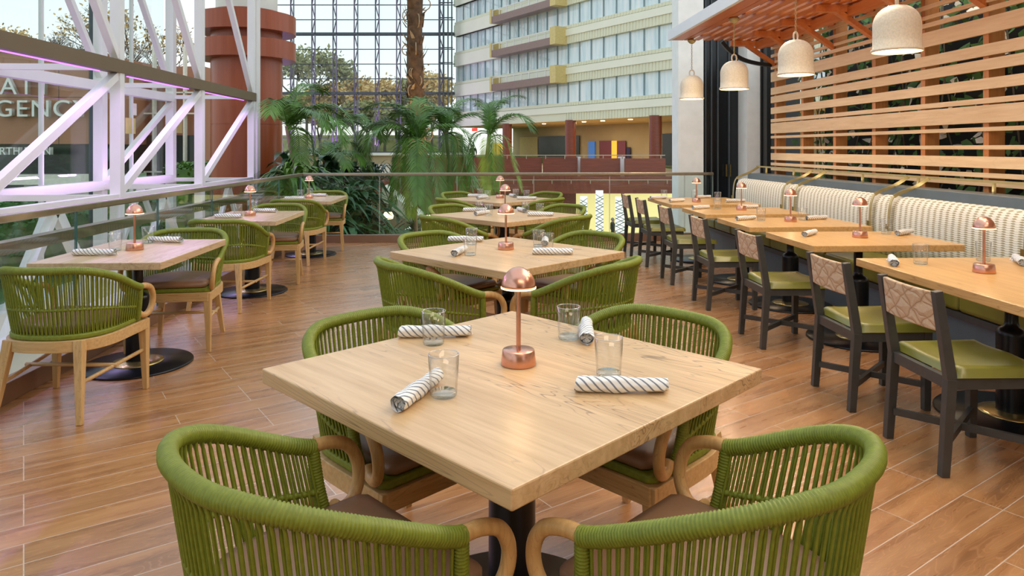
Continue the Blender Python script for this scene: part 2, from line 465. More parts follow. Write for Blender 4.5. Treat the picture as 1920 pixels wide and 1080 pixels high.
def jute_mat():
    t = Mt('tan_leaf_pattern_weave'); t.rough(0.9)
    v = t.coord()
    sp = t.n.new('ShaderNodeSeparateXYZ'); t.L(v, sp.inputs[0])
    # repeating leaves: fans of crossing diagonal veins
    def lin(a, b, per):
        x = t.N('ShaderNodeMath', operation='MULTIPLY'); x.inputs[1].default_value = a; t.L(sp.outputs['X'], x.inputs[0])
        z = t.N('ShaderNodeMath', operation='MULTIPLY_ADD'); z.inputs[1].default_value = b; t.L(sp.outputs['Z'], z.inputs[0]); t.L(x.outputs[0], z.inputs[2])
        p = t.N('ShaderNodeMath', operation='PINGPONG'); p.inputs[1].default_value = per; t.L(z.outputs[0], p.inputs[0])
        return p.outputs[0]
    n = t.N('ShaderNodeTexNoise', Scale=9, Detail=2); t.L(v, n.inputs['Vector'])
    dn = t.N('ShaderNodeTexNoise', Scale=12, Detail=1); t.L(v, dn.inputs['Vector'])
    dv = t.n.new('ShaderNodeVectorMath'); dv.operation = 'MULTIPLY_ADD'; t.L(dn.outputs['Color'], dv.inputs[0]); dv.inputs[1].default_value = (0.07, 0.0, 0.05); t.L(v, dv.inputs[2])
    sp = t.n.new('ShaderNodeSeparateXYZ'); t.L(dv.outputs[0], sp.inputs[0])
    def lin(a, b, per):
        x = t.N('ShaderNodeMath', operation='MULTIPLY'); x.inputs[1].default_value = a; t.L(sp.outputs['X'], x.inputs[0])
        z = t.N('ShaderNodeMath', operation='MULTIPLY_ADD'); z.inputs[1].default_value = b; t.L(sp.outputs['Z'], z.inputs[0]); t.L(x.outputs[0], z.inputs[2])
        p = t.N('ShaderNodeMath', operation='PINGPONG'); p.inputs[1].default_value = per; t.L(z.outputs[0], p.inputs[0])
        return p.outputs[0]
    a = lin(1, 0.7, 0.075); b = lin(1, -1.3, 0.06); c = lin(1, 2.6, 0.09)
    mn = t.N('ShaderNodeMath', operation='MINIMUM'); t.L(a, mn.inputs[0]); t.L(b, mn.inputs[1])
    mn2 = t.N('ShaderNodeMath', operation='MINIMUM'); t.L(mn.outputs[0], mn2.inputs[0]); t.L(c, mn2.inputs[1])
    k = t.N('ShaderNodeMath', operation='MULTIPLY'); k.inputs[1].default_value = 60; t.L(mn2.outputs[0], k.inputs[0])
    nn = t.N('ShaderNodeTexNoise', Scale=180, Detail=2); t.L(v, nn.inputs['Vector'])
    base = t.ramp(k.outputs[0], [(0.0, S(158,118,84)), (0.25, S(192,158,122)), (1.0, S(206,176,142))])
    t.color(t.mix(0.25, base, nn.outputs[0], 'OVERLAY'))
    t.bump(k.outputs[0], 0.5, 0.004)
    return t.m
M['jute'] = jute_mat()

def corrugated(name, c):
    t = Mt(name); t.rough(0.6); t.color(c); return t.m
M['facade'] = plain('cream_facade_panel', S(236,234,214), 0.6, 0, 0.03, 0.6)
M['facade_rib'] = plain('cream_ribbed_panel', S(224,222,196), 0.6, 0, 0.03, 0.6)
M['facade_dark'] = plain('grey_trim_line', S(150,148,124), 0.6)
M['tan_block'] = plain('tan_pier_block', S(212,190,126), 0.6)
M['balcony'] = plain('mauve_brown_balcony', S(140,112,104), 0.35)
def curtain_mat():
    t = Mt('pale_curtain'); t.rough(0.7)
    v = t.coord((1,1,0.1))
    w = t.N('ShaderNodeTexNoise', Scale=3.2, Detail=4); t.L(v, w.inputs['Vector'])
    c = t.ramp(w.outputs[0], [(0.3, S(204,226,232)), (0.5, S(238,249,251)), (0.65, S(255,255,255))])
    t.color(c); return t.m
M['curtain'] = curtain_mat()
M['facade_glass'] = glass('facade_glass', (0.99,1.0,1.0,1), 1.3, 0.02, 1.6)
M['mullion_pale'] = plain('pale_teal_mullion', S(134,158,164), 0.5)
M['mullion_dark'] = plain('dark_mullion', S(74,82,88), 0.5)
M['mullion_mauve'] = plain('mauve_grey_truss', S(112,104,122), 0.5)
M['tan_wall'] = plain('tan_lobby_wall', S(182,164,126), 0.7, 0, 0.05, 1)
M['lobby_ceiling'] = plain('cream_soffit', S(214,184,128), 0.7)
M['lower_floor'] = plain('beige_lobby_floor', S(188,170,138), 0.4, 0, 0.1, 0.7)
M['yellow_wall'] = emit('backlit_yellow_wall', (0.88,0.74,0.32,1), 0.75)
M['white_screen'] = emit('backlit_white_screen', (1,1,0.97,1), 0.8)
M['lattice'] = plain('grey_lattice', S(118,122,108), 0.4)
M['blue_screen'] = emit('blue_display', (0.05,0.16,0.45,1), 0.5)
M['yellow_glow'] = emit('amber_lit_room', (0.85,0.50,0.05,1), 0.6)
M['exit_red'] = emit('red_sign_face', (0.9,0.06,0.04,1), 0.9)
M['ext_wall'] = plain('terracotta_metal_cladding', S(176,122,94), 0.5, 0, 0.04, 0.5)
M['ext_dark'] = plain('dark_glazing', S(44,52,50), 0.2, 0, 0.15, 1)
M['ext_white'] = plain('white_door_frame', S(236,230,214), 0.5)
M['letter'] = plain('brushed_white_letter', S(226,226,222), 0.35, 0.2)
M['grass'] = plain('lawn', S(84,110,58), 0.9, 0, 0.3, 3)
M['purple_led'] = emit('purple_led', (0.55,0.20,1.0,1), 1.6)
M['downlight'] = emit('downlight_glow', (1.0,0.86,0.62,1), 8.0)

# ================================================================ STRUCTURE
RX = -2.65      # left railing line
RY = 10.70      # far railing line
SLOPE = 0.0
# restaurant floor slab
mb = MB(); mb.bb(RX-0.10, 5.2, -4.0, RY+0.12, -0.30, 0.0)
mb.build('floor', M['floor'], kind='structure')
# lower atrium floor and outside ground
mb = MB(); mb.bb(-60, 70, RY+0.5, 90, -3.9, -3.6); mb.bb(-5.7, RX-0.1, -6, RY+0.5, -3.9, -3.6)
mb.build('floor_lower', M['lower_floor'], kind='structure')
mb = MB(); mb.bb(-90, -5.9, -10, 60, -1.0, -0.55)
mb.build('ground', M['grass'], kind='structure')

# slab and end wall added unseen behind the viewpoint to block sky light
MB().bb(-3.2, 5.2, -8.0, -0.4, 3.9, 4.1).build('ceiling', M['plaster'], kind='structure')
MB().bb(-3.2, 5.2, -8.2, -8.0, 0, 4.1).build('wall_back', M['tan_wall'], kind='structure')
MB().bb(-3.2, 5.2, -8.0, -4.0, -0.3, 0).build('floor_back', M['floor'], kind='structure')

# ---- slatted cedar wall on the right
WX = 4.20
post_d = [10.03-0.832*i for i in range(13)]
post_y = [d*CS + 0 for d in post_d]
def wall_y(d):  # depth along the camera axis -> room y on the plane x = WX
    X = (WX - d*math.sin(-YAW))/CS
    return P(X, d).y
slats = [(2.87,2.83),(2.757,2.715),(2.657,2.621),(2.588,2.545),(2.503,2.365),(2.280,2.181),(2.156,2.063),(1.997,1.905),(1.833,1.787),
         (1.774,1.627),(1.592,1.557),(1.441,1.406),(1.347,1.25),(1.211,1.171),(1.152,1.10)]
wall_end = wall_y(10.12)
wr = empty('slatted_wood_wall', (WX, 5, 0), label='tall cedar wall of horizontal slats in mixed widths behind the banquette', cat='slatted wall')
mb = MB()
for hi, lo in slats:
    mb.bb(0.0, 0.028, -9.0, wall_end-5, lo, hi)
mb.build('horizontal_slats', M['trellis'], wr, bevel=0.002)
for d in post_d:
    y = wall_y(d)-5
    if y < -6.5: break
    MB().bb(0.029, 0.17, y-0.033, y+0.033, 0.9, 2.93).build('post', M['trellis_post'], wr, bevel=0.002)
# dark backing wall and glazing behind the slats
mb = MB(); mb.bb(5.05, 5.2, -4.0, wall_end+0.1, 0, 3.3)
mb.build('wall_right', M['dark_wall'], kind='structure')

# ---- piers and dark doors beyond the far railing, on the right
def cam_box(x0, x1, d, depth, z0, z1, mb=None):
    """box whose near face spans camera-plane pixels x0..x1 at distance d"""
    mb = mb or MB()
    a = P((x0-960)*d/FPX, d); b = P((x1-960)*d/FPX, d)
    c = (a+b)/2 + P(0, depth/2)
    mb.box((c.x, c.y, (z0+z1)/2), ((b-a).length, depth, z1-z0), YAW)
    return mb
cam_box(1272, 1319, 11.35, 0.45, -3.6, 7.5).build('wall_pier', M['plaster'], kind='structure')
cam_box(1401, 1426, 11.25, 0.45, -3.6, 7.5).build('wall_pier_slim', M['plaster'], kind='structure')
cam_box(1316, 1500, 11.75, 0.1, -3.6, 7.5).build('wall_dark_recess', M['dark_wall'], kind='structure')
dr = tag(cam_box(1318, 1402, 11.70, 0.04, -3.6, 7.5).build('door_1', M['dark_door']), kind='structure')
mb = MB()
for x in (1322, 1333, 1345, 1366, 1392):
    cam_box(x, x+2.5, 11.66, 0.05, -3.6, 7.5, mb)
mb.build('door_frame', M['mullion_dark'], dr)
mb = MB()
for x in (1362, 1369): cam_box(x, x+1.5, 11.60, 0.05, 0.95, 1.15, mb)
mb.build('door_handle', M['brass_bright'], dr)
mb = MB(); cam_box(1427, 1434, 11.2, 0.3, -3.6, 7.5, mb); cam_box(1438, 1446, 11.0, 0.3, -3.6, 7.5, mb)
mb.build('trim_dark_steel', M['dark_wall'], kind='structure')

# ---- canopy over the banquette
CX0, CX1, CYE = 2.74, 4.30, P(3, 10.05).y
cz = 2.95
cn = empty('slatted_wood_canopy', (3.5, 5, cz), label='cedar slatted canopy with white outer fascia above the banquette tables', cat='canopy')
MB().bb(CX0-3.5-0.045, CX0-3.5, -6.0, CYE-5, -0.005, 0.135).build('fascia', M['white_paint'], cn, bevel=0.004)
rng = random.Random(4)
mb = MB()
x = CX0+0.005
ws = [0.17,0.09,0.06,0.10,0.08,0.07,0.12,0.07,0.06,0.10,0.08]
gaps = [0.012,0.065,0.06,0.055,0.06,0.06,0.055,0.05,0.03,0.03,0.03]
for w, g in zip(ws, gaps):
    # every board line is made of lengths that stop short, leaving open slots
    y = -6.0
    while y < CYE-5:
        L = rng.uniform(1.6, 3.4)
        y1 = min(y+L, CYE-5-0.002)
        mb.bb(x-3.5, x+w-3.5, y, y1, 0.0, 0.03)
        y = y1+0.003
    x += w+g
mb.build('canopy_slats', M['canopy'], cn, bevel=0.002)
mb = MB()
yy = -5.6
while yy < CYE-5:
    mb.bb(CX0+0.05-3.5, CX1-3.5, yy, yy+0.12, 0.031, 0.06)
    yy += 0.78
mb.build('cross_joists', M['canopy'], cn)
for d in post_d:
    y = wall_y(d)-5
    if y < -6.0: break
    # short diagonal knee brace from the post up to a canopy bearer
    b = MB()
    b.bar((WX-3.5+0.02, y, -0.34), (WX-3.5-0.42, y, -0.045), 0.05, 0.075, up=(0,1,0))
    b.bb(WX-3.5-0.62, WX-3.5, y-0.04, y+0.04, -0.085, -0.005)
    b.build('knee_brace', M['canopy'], cn)
MB().bb(WX-0.28-3.5, WX-0.20-3.5, -6, CYE-5-0.1, -0.13, -0.03).build('ledger_beam', M['canopy'], cn)
# dark bent steel bracket at the far end of the canopy
pts = [(3.46, CYE-0.03, 2.93), (3.58, CYE-0.03, 2.80), (3.75, CYE-0.03, 2.69), (3.95, CYE-0.03, 2.63), (4.18, CYE-0.03, 2.60)]
b = MB(); sp = spline(pts, 5)
for i in range(len(sp)-1): b.bar(sp[i], sp[i+1], 0.05, 0.05)
b.build('curved_steel_bracket', M['dark_wall'], label='curved dark steel bracket under the far end of the wooden canopy', cat='bracket')

# ---- glass railing: left run and far run
def railing(name, a, b, joints, label, edge='rail_edge'):
    a, b = Vector(a), Vector(b)
    L = (b-a).length; ang = math.atan2(b.y-a.y, b.x-a.x)
    r = empty(name, a, ang, label=label, cat='glass railing')
    MB().bb(0, L, -0.045, 0.045, 0.0, 0.115).build('base_shoe', M['shoe'], r, bevel=0.004)
    MB().bb(0, L, -0.028, 0.028, 1.00, 1.045).build('handrail', M['rail_cap'], r, bevel=0.008)
    js = joints
    for j0, j1 in zip(js[:-1], js[1:]):
        g = MB().bb(j0+0.006, j1-0.006, -0.006, 0.006, 0.10, 1.005).build('glass_panel', M['rail_glass'], r)
        e = MB(); e.bb(j0+0.0035, j0+0.0058, -0.007, 0.007, 0.10, 1.003); e.bb(j1-0.0058, j1-0.0035, -0.007, 0.007, 0.10, 1.003)
        e.build('panel_edge', M[edge], g)
    return r
jy = [RY-1.185*i for i in range(0, 11)][::-1]
y0 = jy[0]
railing('glass_railing', (RX, y0, 0), (RX, RY-0.03, 0), [j-y0 for j in jy[:-1]]+[RY-0.035-y0], 'glass railing with bronze handrail running beside the left row of tables')
xe = 3.62
js = [0.0]
while js[-1]+1.165 < xe-RX: js.append(js[-1]+1.165)
js.append(xe-RX)
railing('glass_railing', (RX, RY, 0), (xe, RY, 0), js, 'glass railing with pale steel handrail across the far end of the dining floor', 'rail_edge_pale')

# ---- left truss glazing
TI, TO = -4.20, -5.66
ty = [P(0, 0).y + v for v in (1.0, 3.42, 5.84, 8.26, 10.68, 13.13)]
# measured bays: uprights seen 8.2, 10.57 and 13.05 m ahead
def yat(xr, d): return (d - xr*math.sin(-YAW))/CS
ty = [yat(TI, 8.2)+2.43*k for k in range(-3, 3)]
tz_lo, tz_mid, tz_hi = 0.84, 2.36, 5.4
wt = tag(empty('window_2', (0, 0, 0)), kind='structure')
for i, y in enumerate(ty):
    MB().bb(TI-0.06, TI+0.06, y-0.05, y+0.05, -3.6, tz_hi+3).build('upright', M['white_steel'], wt)
    MB().bb(TO-0.07, TO+0.07, y-0.07, y+0.07, -1.0, tz_hi+3).build('outer_upright', M['white_steel'], wt)
    for z in (tz_mid, tz_lo, 5.6):
        MB().bar((TI-0.05, y, z+0.0), (TO+0.05, y, z+0.0), 0.07, 0.07).build('cross_strut', M['white_steel'], wt)
MB().bb(TI-0.055, TI+0.075, -4, ty[-1]+0.05, tz_mid-0.07, tz_mid+0.08).build('main_beam', M['beam_brown'], wt)
MB().bb(TI-0.05, TI+0.07, -4, ty[-1]+0.05, 5.4, 5.55).build('main_beam', M['beam_brown'], wt)
for z in (tz_mid-0.02, tz_lo+0.02, 5.5):
    MB().bb(TO-0.05, TO+0.09, -4, ty[-1], z-0.07, z+0.07).build('outer_beam', M['white_steel'], wt)
MB().bb(TI-0.05, TI+0.05, -4, ty[-1], tz_lo-0.045, tz_lo+0.045).build('sill_beam', M['white_steel'], wt)
MB().bb(TI+0.3, TI+0.42, -4, ty[-1], 0.56, 0.66).build('lower_rail', M['rail_cap'], wt)
MB().bb(TI+0.7, TI+0.95, -4, ty[-1], -0.25, 0.02).build('low_white_beam', M['white_steel'], wt)
for k in range(len(ty)-1):
    a, b = ty[k], ty[k+1]
    for xx, w in ((TI, 0.085), (TO+0.02, 0.085)):
        MB().bar((xx, a+0.03, tz_lo+0.06), (xx, b-0.04, tz_mid-0.10), w, w).build('diagonal_brace', M['white_steel'], wt)
        MB().bar((xx, b-0.03, tz_mid+0.12), (xx, a+0.03, 5.4), w, w).build('diagonal_brace', M['white_steel'], wt)
        MB().bar((xx, a+0.03, -0.9), (xx, (a+b)/2, tz_lo-0.06), 0.07, 0.07).build('diagonal_brace', M['white_steel'], wt)
        MB().bar((xx, b-0.03, -0.9), (xx, (a+b)/2, tz_lo-0.06), 0.07, 0.07).build('diagonal_brace', M['white_steel'], wt)
# glass skin and its dark jointed mullions
for k in range(len(ty)-1):
    MB().bb(TO-0.13, TO-0.12, ty[k]+0.02, ty[k+1]-0.02, -0.9, 8.0).build('glass_pane', M['window_glass'], wt)
    MB().bb(TO-0.16, TO-0.10, ty[k]-0.015, ty[k]+0.015, -0.9, 8.0).build('mullion', M['mullion_dark'], wt)
    ym = (ty[k]+ty[k+1])/2
    MB().bb(TO-0.16, TO-0.10, ym-0.012, ym+0.012, -0.9, 8.0).build('mullion', M['white_steel'], wt)
MB().bb(TI-0.07, TI+0.09, ty[-1]+0.06, ty[-1]+0.24, -3.6, 8.0).build('corner_post', M['white_steel'], wt)
# low kerb wall outside the glass
MB().bb(TO-0.25, TO+0.1, -6, ty[-1], -3.6, -0.52).build('wall_left', M['white_steel'], kind='structure')
# purple LED strips tucked beneath the main beam, washing the steelwork
for k in range(1, len(ty)-1):
    ym = (ty[k]+ty[k+1])/2
    s = MB().bb(TI-0.05, TI-0.03, ym-0.9, ym+0.9, tz_mid-0.082, tz_mid-0.0705).build('led_strip', M['purple_led'])
    tag(s, ['purple LED strip under the bronze beam, second bay from the left edge', 'purple LED strip under the bronze beam at the left edge of view',
            'purple LED strip under the bronze beam in the bay left of the copper column',
            'purple LED strip under the bronze beam in the bay before the copper column'][min(k-1, 3)], 'light strip', 'purple light strips on the truss')
    area_light('purple_wash', (TI+0.25, ym, tz_mid-0.15), 0.05, 15, (0.68, 0.38, 1.0), (0, R(-25), 0), 1.9)
    area_light('purple_wash', (TO+0.5, ym, tz_lo+0.15), 0.05, 12, (0.68, 0.38, 1.0), (0, R(140), 0), 1.9)

# paper notices taped on the glass
for (x, y, w, h, m, lab) in ((265, 205, 0.16, 0.2, 'ext_white', 'small white notice taped on the window glass above a tan sheet'),
                          (258, 236, 0.34, 0.26, 'tan_block', 'tan paper sheet taped on the window glass, left one'),
                          (357, 205, 0.16, 0.2, 'ext_white', 'small white notice on glass just left of the copper column'),
                          (348, 236, 0.25, 0.28, 'tan_block', 'tan paper sheet on glass just left of the copper column')):
    k = (x-960)/FPX
    d = TO/(k*CS - SN)   # where the sight line meets the glass plane
    p = P(k*d, d, EYE+(278-y)*d/FPX)
    MB().bb(TO-0.118, TO-0.114, p.y-w/2, p.y+w/2, p.z-h/2, p.z+h/2).build('paper_notice', M[m], label=lab, cat='notice')

# ---- big copper coloured column with two rings
cc = P((463-960)/FPX*15, 15)
cr_ = empty('copper_column', (cc.x, cc.y, 0), label='large round copper-brown column with two wide rings behind the corner post', cat='column')
MB().lathe([(0.72,-3.6),(0.72,1.9)], 64).lathe([(0.712,1.9),(0.712,1.92)], 64).lathe([(0.72,1.92),(0.72,4.3)], 64).build('shaft', M['column_orange'], cr_)
for z0, z1 in ((3.28, 3.66), (3.84, 4.22)):
    MB().lathe([(0.72,z0),(1.0,z0),(1.0,z1),(0.72,z1)], 64, smooth=False).build('ring', M['column_orange'], cr_)
MB().lathe([(0.62,4.3),(0.62,8.0)], 48).build('upper_shaft', M['column_white'], cr_)

# ================================================================ ATRIUM
# facade line in camera axes: X + 0.644 d = c
def on_line(x, c=37.7, z=0):
    k = (x-960)/FPX; d = c/(k+0.644)
    return P(k*d, d, z)
fa, fb = on_line(851), on_line(1600)
fang = math.atan2(fb.y-fa.y, fb.x-fa.x); FL = (fb-fa).length
def fx(x, c=37.7): # distance along the facade of pixel column x
    return (on_line(x, c)-on_line(851, c)).length
fac = tag(empty('wall_far', fa, fang), kind='structure')
# local frame: x along the facade towards the viewer, -y... normal faces the atrium
nrm = -1.0
xs_bal0, xs_bal1 = fx(937), fx(1050)
mbP, mbR, mbD, mbC, mbG, mbM = MB(), MB(), MB(), MB(), MB(), MB()
NL = 6
for n in range(NL):
    z0 = 3.46+2.86*n
    mbR.bb(0, FL, 0.10, 0.5, z0, z0+0.58)
    mbP.bb(0, FL, 0.0, 0.5, z0+0.58, z0+1.08)
    mbR.bb(0, FL, 0.08, 0.5, z0+1.12, z0+1.36)
    mbD.bb(0, FL, 0.12, 0.5, z0+1.08, z0+1.12)  # thin grey strip set back between the bands
    mbP.bb(0, xs_bal0, -0.02, 0.5, z0, z0+0.6)
    if n < NL-1:
        x = 0.0
        mbC.bb(0, FL, 0.34, 0.38, z0+1.3, z0+2.95)
        mbG.bb(0, FL, 0.30, 0.31, z0+1.36, z0+2.86)
        while x < FL:
            mbM.bb(x-0.03, x+0.03, 0.24, 0.30, z0+1.36, z0+2.86); x += 1.35
    # vertical ribs
    x = xs_bal1+0.6
    while x < FL:
        mbR.bb(x-0.07, x+0.07, 0.06, 0.11, z0, z0+0.575)
        mbR.bb(x-0.07, x+0.07, 0.04, 0.085, z0+1.125, z0+1.36)
        x += 0.30
mbP.build('band', M['facade'], fac); mbR.build('ribbed_band', M['facade_rib'], fac); mbD.build('shadow_line', M['facade_dark'], fac)
mbC.build('curtains', M['curtain'], fac); mbG.build('window_pane', M['facade_glass'], fac); mbM.build('mullions', M['mullion_pale'], fac)
for n in range(1, NL):
    z0 = 3.46+2.86*n
    lab = {1: 'lowest', 2: 'second lowest', 3: 'third'}.get(n, 'upper')
    bl = empty('balcony', fa, fang, label='mauve brown balcony with tan end piers on the far facade, %s' % (['','lowest of the stack','middle of the stack','topmost in view','above the frame edge','highest of all'][n]), cat='balcony', group='balconies on the far facade')
    MB().bb(xs_bal0, xs_bal1, -0.9, 0.0, z0-0.05, z0+0.50).build('balcony_front', M['balcony'], bl)
    MB().bb(xs_bal0-0.1, xs_bal0+0.15, -0.95, 0.15, z0-0.05, z0+1.15).build('end_pier', M['tan_block'], bl)
    MB().bb(xs_bal1, xs_bal1+0.7, -0.95, 0.15, z0-0.05, z0+1.25).build('end_pier', M['tan_block'], bl)
    b = MB(); x = xs_bal0+0.2
    b.bb(xs_bal0, xs_bal1, -0.85, -0.80, z0+1.0, z0+1.05)
    while x < xs_bal1:
        b.bb(x-0.03, x+0.03, -0.86, -0.80, z0+0.50, z0+1.0); x += 1.1
    b.build('railing', M['white_steel'], bl)
# lobby behind: soffit, floor, back wall
def lobby(name, y0, y1, z0, z1, mat):
    o = MB().bb(-2, FL, y0, y1, z0, z1).build(name, M[mat], kind='structure'); o.location = fa; o.rotation_euler = (0, 0, fang)
lobby('ceiling_lobby', 0.52, 9.5, 3.46, 3.6, 'lobby_ceiling')
cam_box(560, 1330, 38.9, 38, -0.35, 0.0).build('floor_lobby', M['lower_floor'], kind='structure')
lobby('wall_lobby', 8.0, 8.3, 0.0, 3.46, 'tan_wall')
# lobby round columns
for x, lab in ((1229, 'right'), (1070, 'middle'), (951, 'left, behind the palm')):
    p = on_line(x, 37.9)
    c = MB().lathe([(0.40,-0.05),(0.40,3.5)], 32).build('round_column', M['mahogany'])
    c.location = p
    tag(c, {'right': 'mahogany round column in the lobby beside the white pier', 'middle': 'mahogany round column in the lobby, middle one of three', 'left, behind the palm': 'mahogany round column in the lobby partly hidden by the small palm'}[lab], 'column', 'lobby columns')
# items on the lobby back wall
BW = 37.7+8.0*1.189
def back_item(x0, x1, y0, y1, name, mat, off=0.06, thick=0.05, **kw):
    a, b = on_line(x0, BW-0.12-off), on_line(x1, BW-0.12-off)
    da = (BW-0.12-off)/((((x0+x1)/2)-960)/FPX+0.644)
    z1 = EYE+(278-y0)*da/FPX; z0 = EYE+(278-y1)*da/FPX
    c = (a+b)/2
    return MB().box((c.x, c.y, (z0+z1)/2), ((b-a).length, thick, z1-z0), fang).build(name, M[mat], **kw)
back_item(1103.5, 1115, 265, 306, 'display_screen', 'blue_screen', label='tall blue lit display screen on the far lobby wall', cat='screen')
back_item(1124, 1147, 264, 310, 'lobby_door', 'mahogany', label='closed red-brown door left of the amber gap in the lobby', cat='door')
back_item(1157, 1173, 264, 310, 'lobby_door', 'mahogany', label='red-brown door leaf right of the amber gap in the lobby', cat='door')
back_item(1147, 1157, 264, 310, 'amber_opening', 'yellow_glow', label='amber lit opening between two lobby doors', cat='doorway')
back_item(1175, 1182, 276, 306, 'poster_stand', 'dark_door', label='small dark poster stand right of the lobby doors', cat='poster stand')
back_item(1010, 1086, 255, 308, 'dark_glazing', 'ext_dark', label='dark glazed opening on the lobby wall behind the middle column', cat='window')
back_item(975, 1008, 257, 308, 'amber_doorway', 'tan_block', label='olive tan door recess on the lobby wall behind the palm', cat='doorway')
back_item(868, 912, 238, 306, 'bright_doorway', 'white_screen', label='bright white doorway at the left end of the lobby', cat='doorway')
back_item(925, 945, 268, 300, 'lit_artwork', 'yellow_glow', label='amber glowing artwork behind the small palm crown', cat='artwork')  # plain amber panel that glows
back_item(885, 895, 240, 246, 'exit_sign', 'exit_red', off=0.3, label='small red exit sign above the bright doorway', cat='sign')
back_item(1242, 1290, 250, 310, 'dark_glazing', 'ext_dark', label='dark glazed opening beside the white pier at right end of lobby', cat='window')
# soffit downlights
for i, (x, y) in enumerate(((1020, 232), (1095, 228), (1182, 222), (1130, 224))):
    c = 37.7+2.5
    p = on_line(x, c)
    MB().cyl((p.x, p.y, 3.44), 0.16, -0.02, 0.018, 16).build('downlight', M['downlight'], label='small round downlight in the lobby soffit, %s from the left' % ['first', 'second', 'fourth', 'third'][i], cat='downlight', group='lobby downlights')
    area_light('downlight_beam', (p.x, p.y, 3.38), 0.5, 60, (1.0, 0.78, 0.5))
for x in (900, 1010, 1110, 1210):
    p = on_line(x, 37.7+6.0)
    area_light('lobby_light', (p.x, p.y, 3.38), 1.6, 50, (1.0, 0.86, 0.64))

# mahogany parapets at the mezzanine edge, with the steel rails over them
def par(x0, x1, d, z0, z1, lab):
    return cam_box(x0, x1, d, 0.3, z0, z1).build('mahogany_parapet', M['mahogany'], label=lab, cat='parapet', group='mezzanine parapets')
par(735, 1016, 38.4, -0.45, 0.92, 'long mahogany parapet behind the palms at mezzanine edge')
par(1018, 1083, 38.2, -0.45, 0.94, 'mahogany parapet left of the first white stair box')
par(1089, 1163, 37.6, -0.45, 0.88, 'mahogany parapet between the two white stair boxes')
par(1172, 1248, 37.0, -0.45, 0.88, 'mahogany parapet at right end beside the white pier')
for x0, x1, lab in ((1083, 1089, 'narrow white stair box between mahogany parapets, left one'), (1162, 1172, 'white stair box between mahogany parapets, right one')):
    cam_box(x0, x1, 38.6, 0.8, -0.1, 0.95).build('white_stair_box', M['white_steel'], label=lab, cat='box')
cam_box(700, 1272, 38.9, 0.6, -0.60, -0.38).build('trim_1', M['mahogany'], kind='structure')
cam_box(700, 1272, 36.8, 0.4, -0.95, -0.05).build('trim_2', M['mahogany'], kind='structure')
mb = MB()
for (x0, x1, d, z) in ((735, 1247, 37.9, 1.04), (855, 1272, 36.4, -0.22)):
    mb.bar(PD(x0, 278, d)+Vector((0,0,z-EYE)), PD(x1, 278, d)+Vector((0,0,z-EYE)), 0.05, 0.05)
    x = x0
    while x < x1:
        p = PD(x, 278, d); mb.bar((p.x, p.y, z-0.2), (p.x, p.y, z), 0.04, 0.04); x += 36
mb.build('mezzanine_rail', M['rail_cap'], label='thin steel handrails along the mahogany mezzanine edge', cat='handrail')

# lower lobby: backlit yellow wall and lattice screens
cam_box(1080, 1262, 39.5, 0.3, -3.6, -0.86).build('wall_lower_lobby', M['yellow_wall'], kind='structure')
cam_box(1000, 1080, 39.0, 0.3, -3.6, -0.9).build('wall_lower_brown', M['mahogany'], kind='structure')
cam_box(700, 1000, 41, 0.3, -3.6, -0.9).build('wall_lower_left', M['yellow_glow'] if False else M['tan_wall'], kind='structure')
for (x0, x1, yt, lab) in ((1088, 1101, 368, 'left'), (1117, 1131, 357, 'middle'), (1154, 1171, 369, 'right')):
    d = 36.0
    zt = EYE-(yt-278)*d/FPX
    a = PD((x0+x1)/2, 278, d)
    r = empty('lattice_screen', (a.x, a.y, -3.6), YAW, label='white backlit screen with zigzag lattice in the lower lobby, %s of three' % lab, cat='screen', group='lattice screens in the lower lobby')
    w = (x1-x0)*d/FPX; H = zt+3.6
    MB().bb(-w/2, w/2, 0, 0.06, 0, H).build('backlit_panel', M['white_screen'], r)
    b = MB(); z = 0.0; k = 0
    while z < H-0.3:
        b.bar((-w/2 if k % 2 else w/2, -0.03, z), (w/2 if k % 2 else -w/2, -0.03, z+0.26), 0.05, 0.03)
        b.bar((w/2 if k % 2 else -w/2, -0.03, z), (-w/2 if k % 2 else w/2, -0.03, z+0.18), 0.035, 0.03)
        z += 0.2; k += 1
    b.build('lattice', M['lattice'], r)

# ---- far gridded glass wall with slender trusses
GD = 66.0
gw = tag(empty('window_1', P(0, GD), YAW), kind='structure')
def gx(x): return (x-960)*GD/FPX
GX0, GX1 = gx(440), gx(852)
Z0, ZS = 1.0, 1.395
MB().bb(GX0, GX1, 0.6, 0.62, Z0, 18).build('glass_pane', M['window_glass'], gw)
b = MB()
for i in range(13):
    z = Z0+ZS*i
    h = 0.22 if i in (4, 8) else 0.07
    b.bb(GX0, GX1, 0.45, 0.58, z-h/2, z+h/2)
    if i in (4, 8, 0): b.bb(GX0, GX1, -0.1, 0.05, z-0.11, z+0.11)
b.build('transom', M['mullion_dark'], gw)
xt = gx(462)
while xt < GX1-0.3:
    t = MB()
    t.bb(xt-0.05, xt+0.05, 0.44, 0.56, Z0, 18)
    t.bb(xt+0.40, xt+0.50, -0.10, 0.0, Z0, 18)
    for i in range(12):
        z = Z0+ZS*i
        p, q = (xt, 0.5), (xt+0.45, -0.05)
        if i % 2: p, q = q, p
        t.bar((p[0], p[1], z), (q[0], q[1], z+ZS), 0.07, 0.07)
        t.bar((xt, 0.5, z), (xt+0.45, -0.05, z), 0.05, 0.05)
    t.build('truss', M['mullion_mauve'], gw)
    xt += 2.0
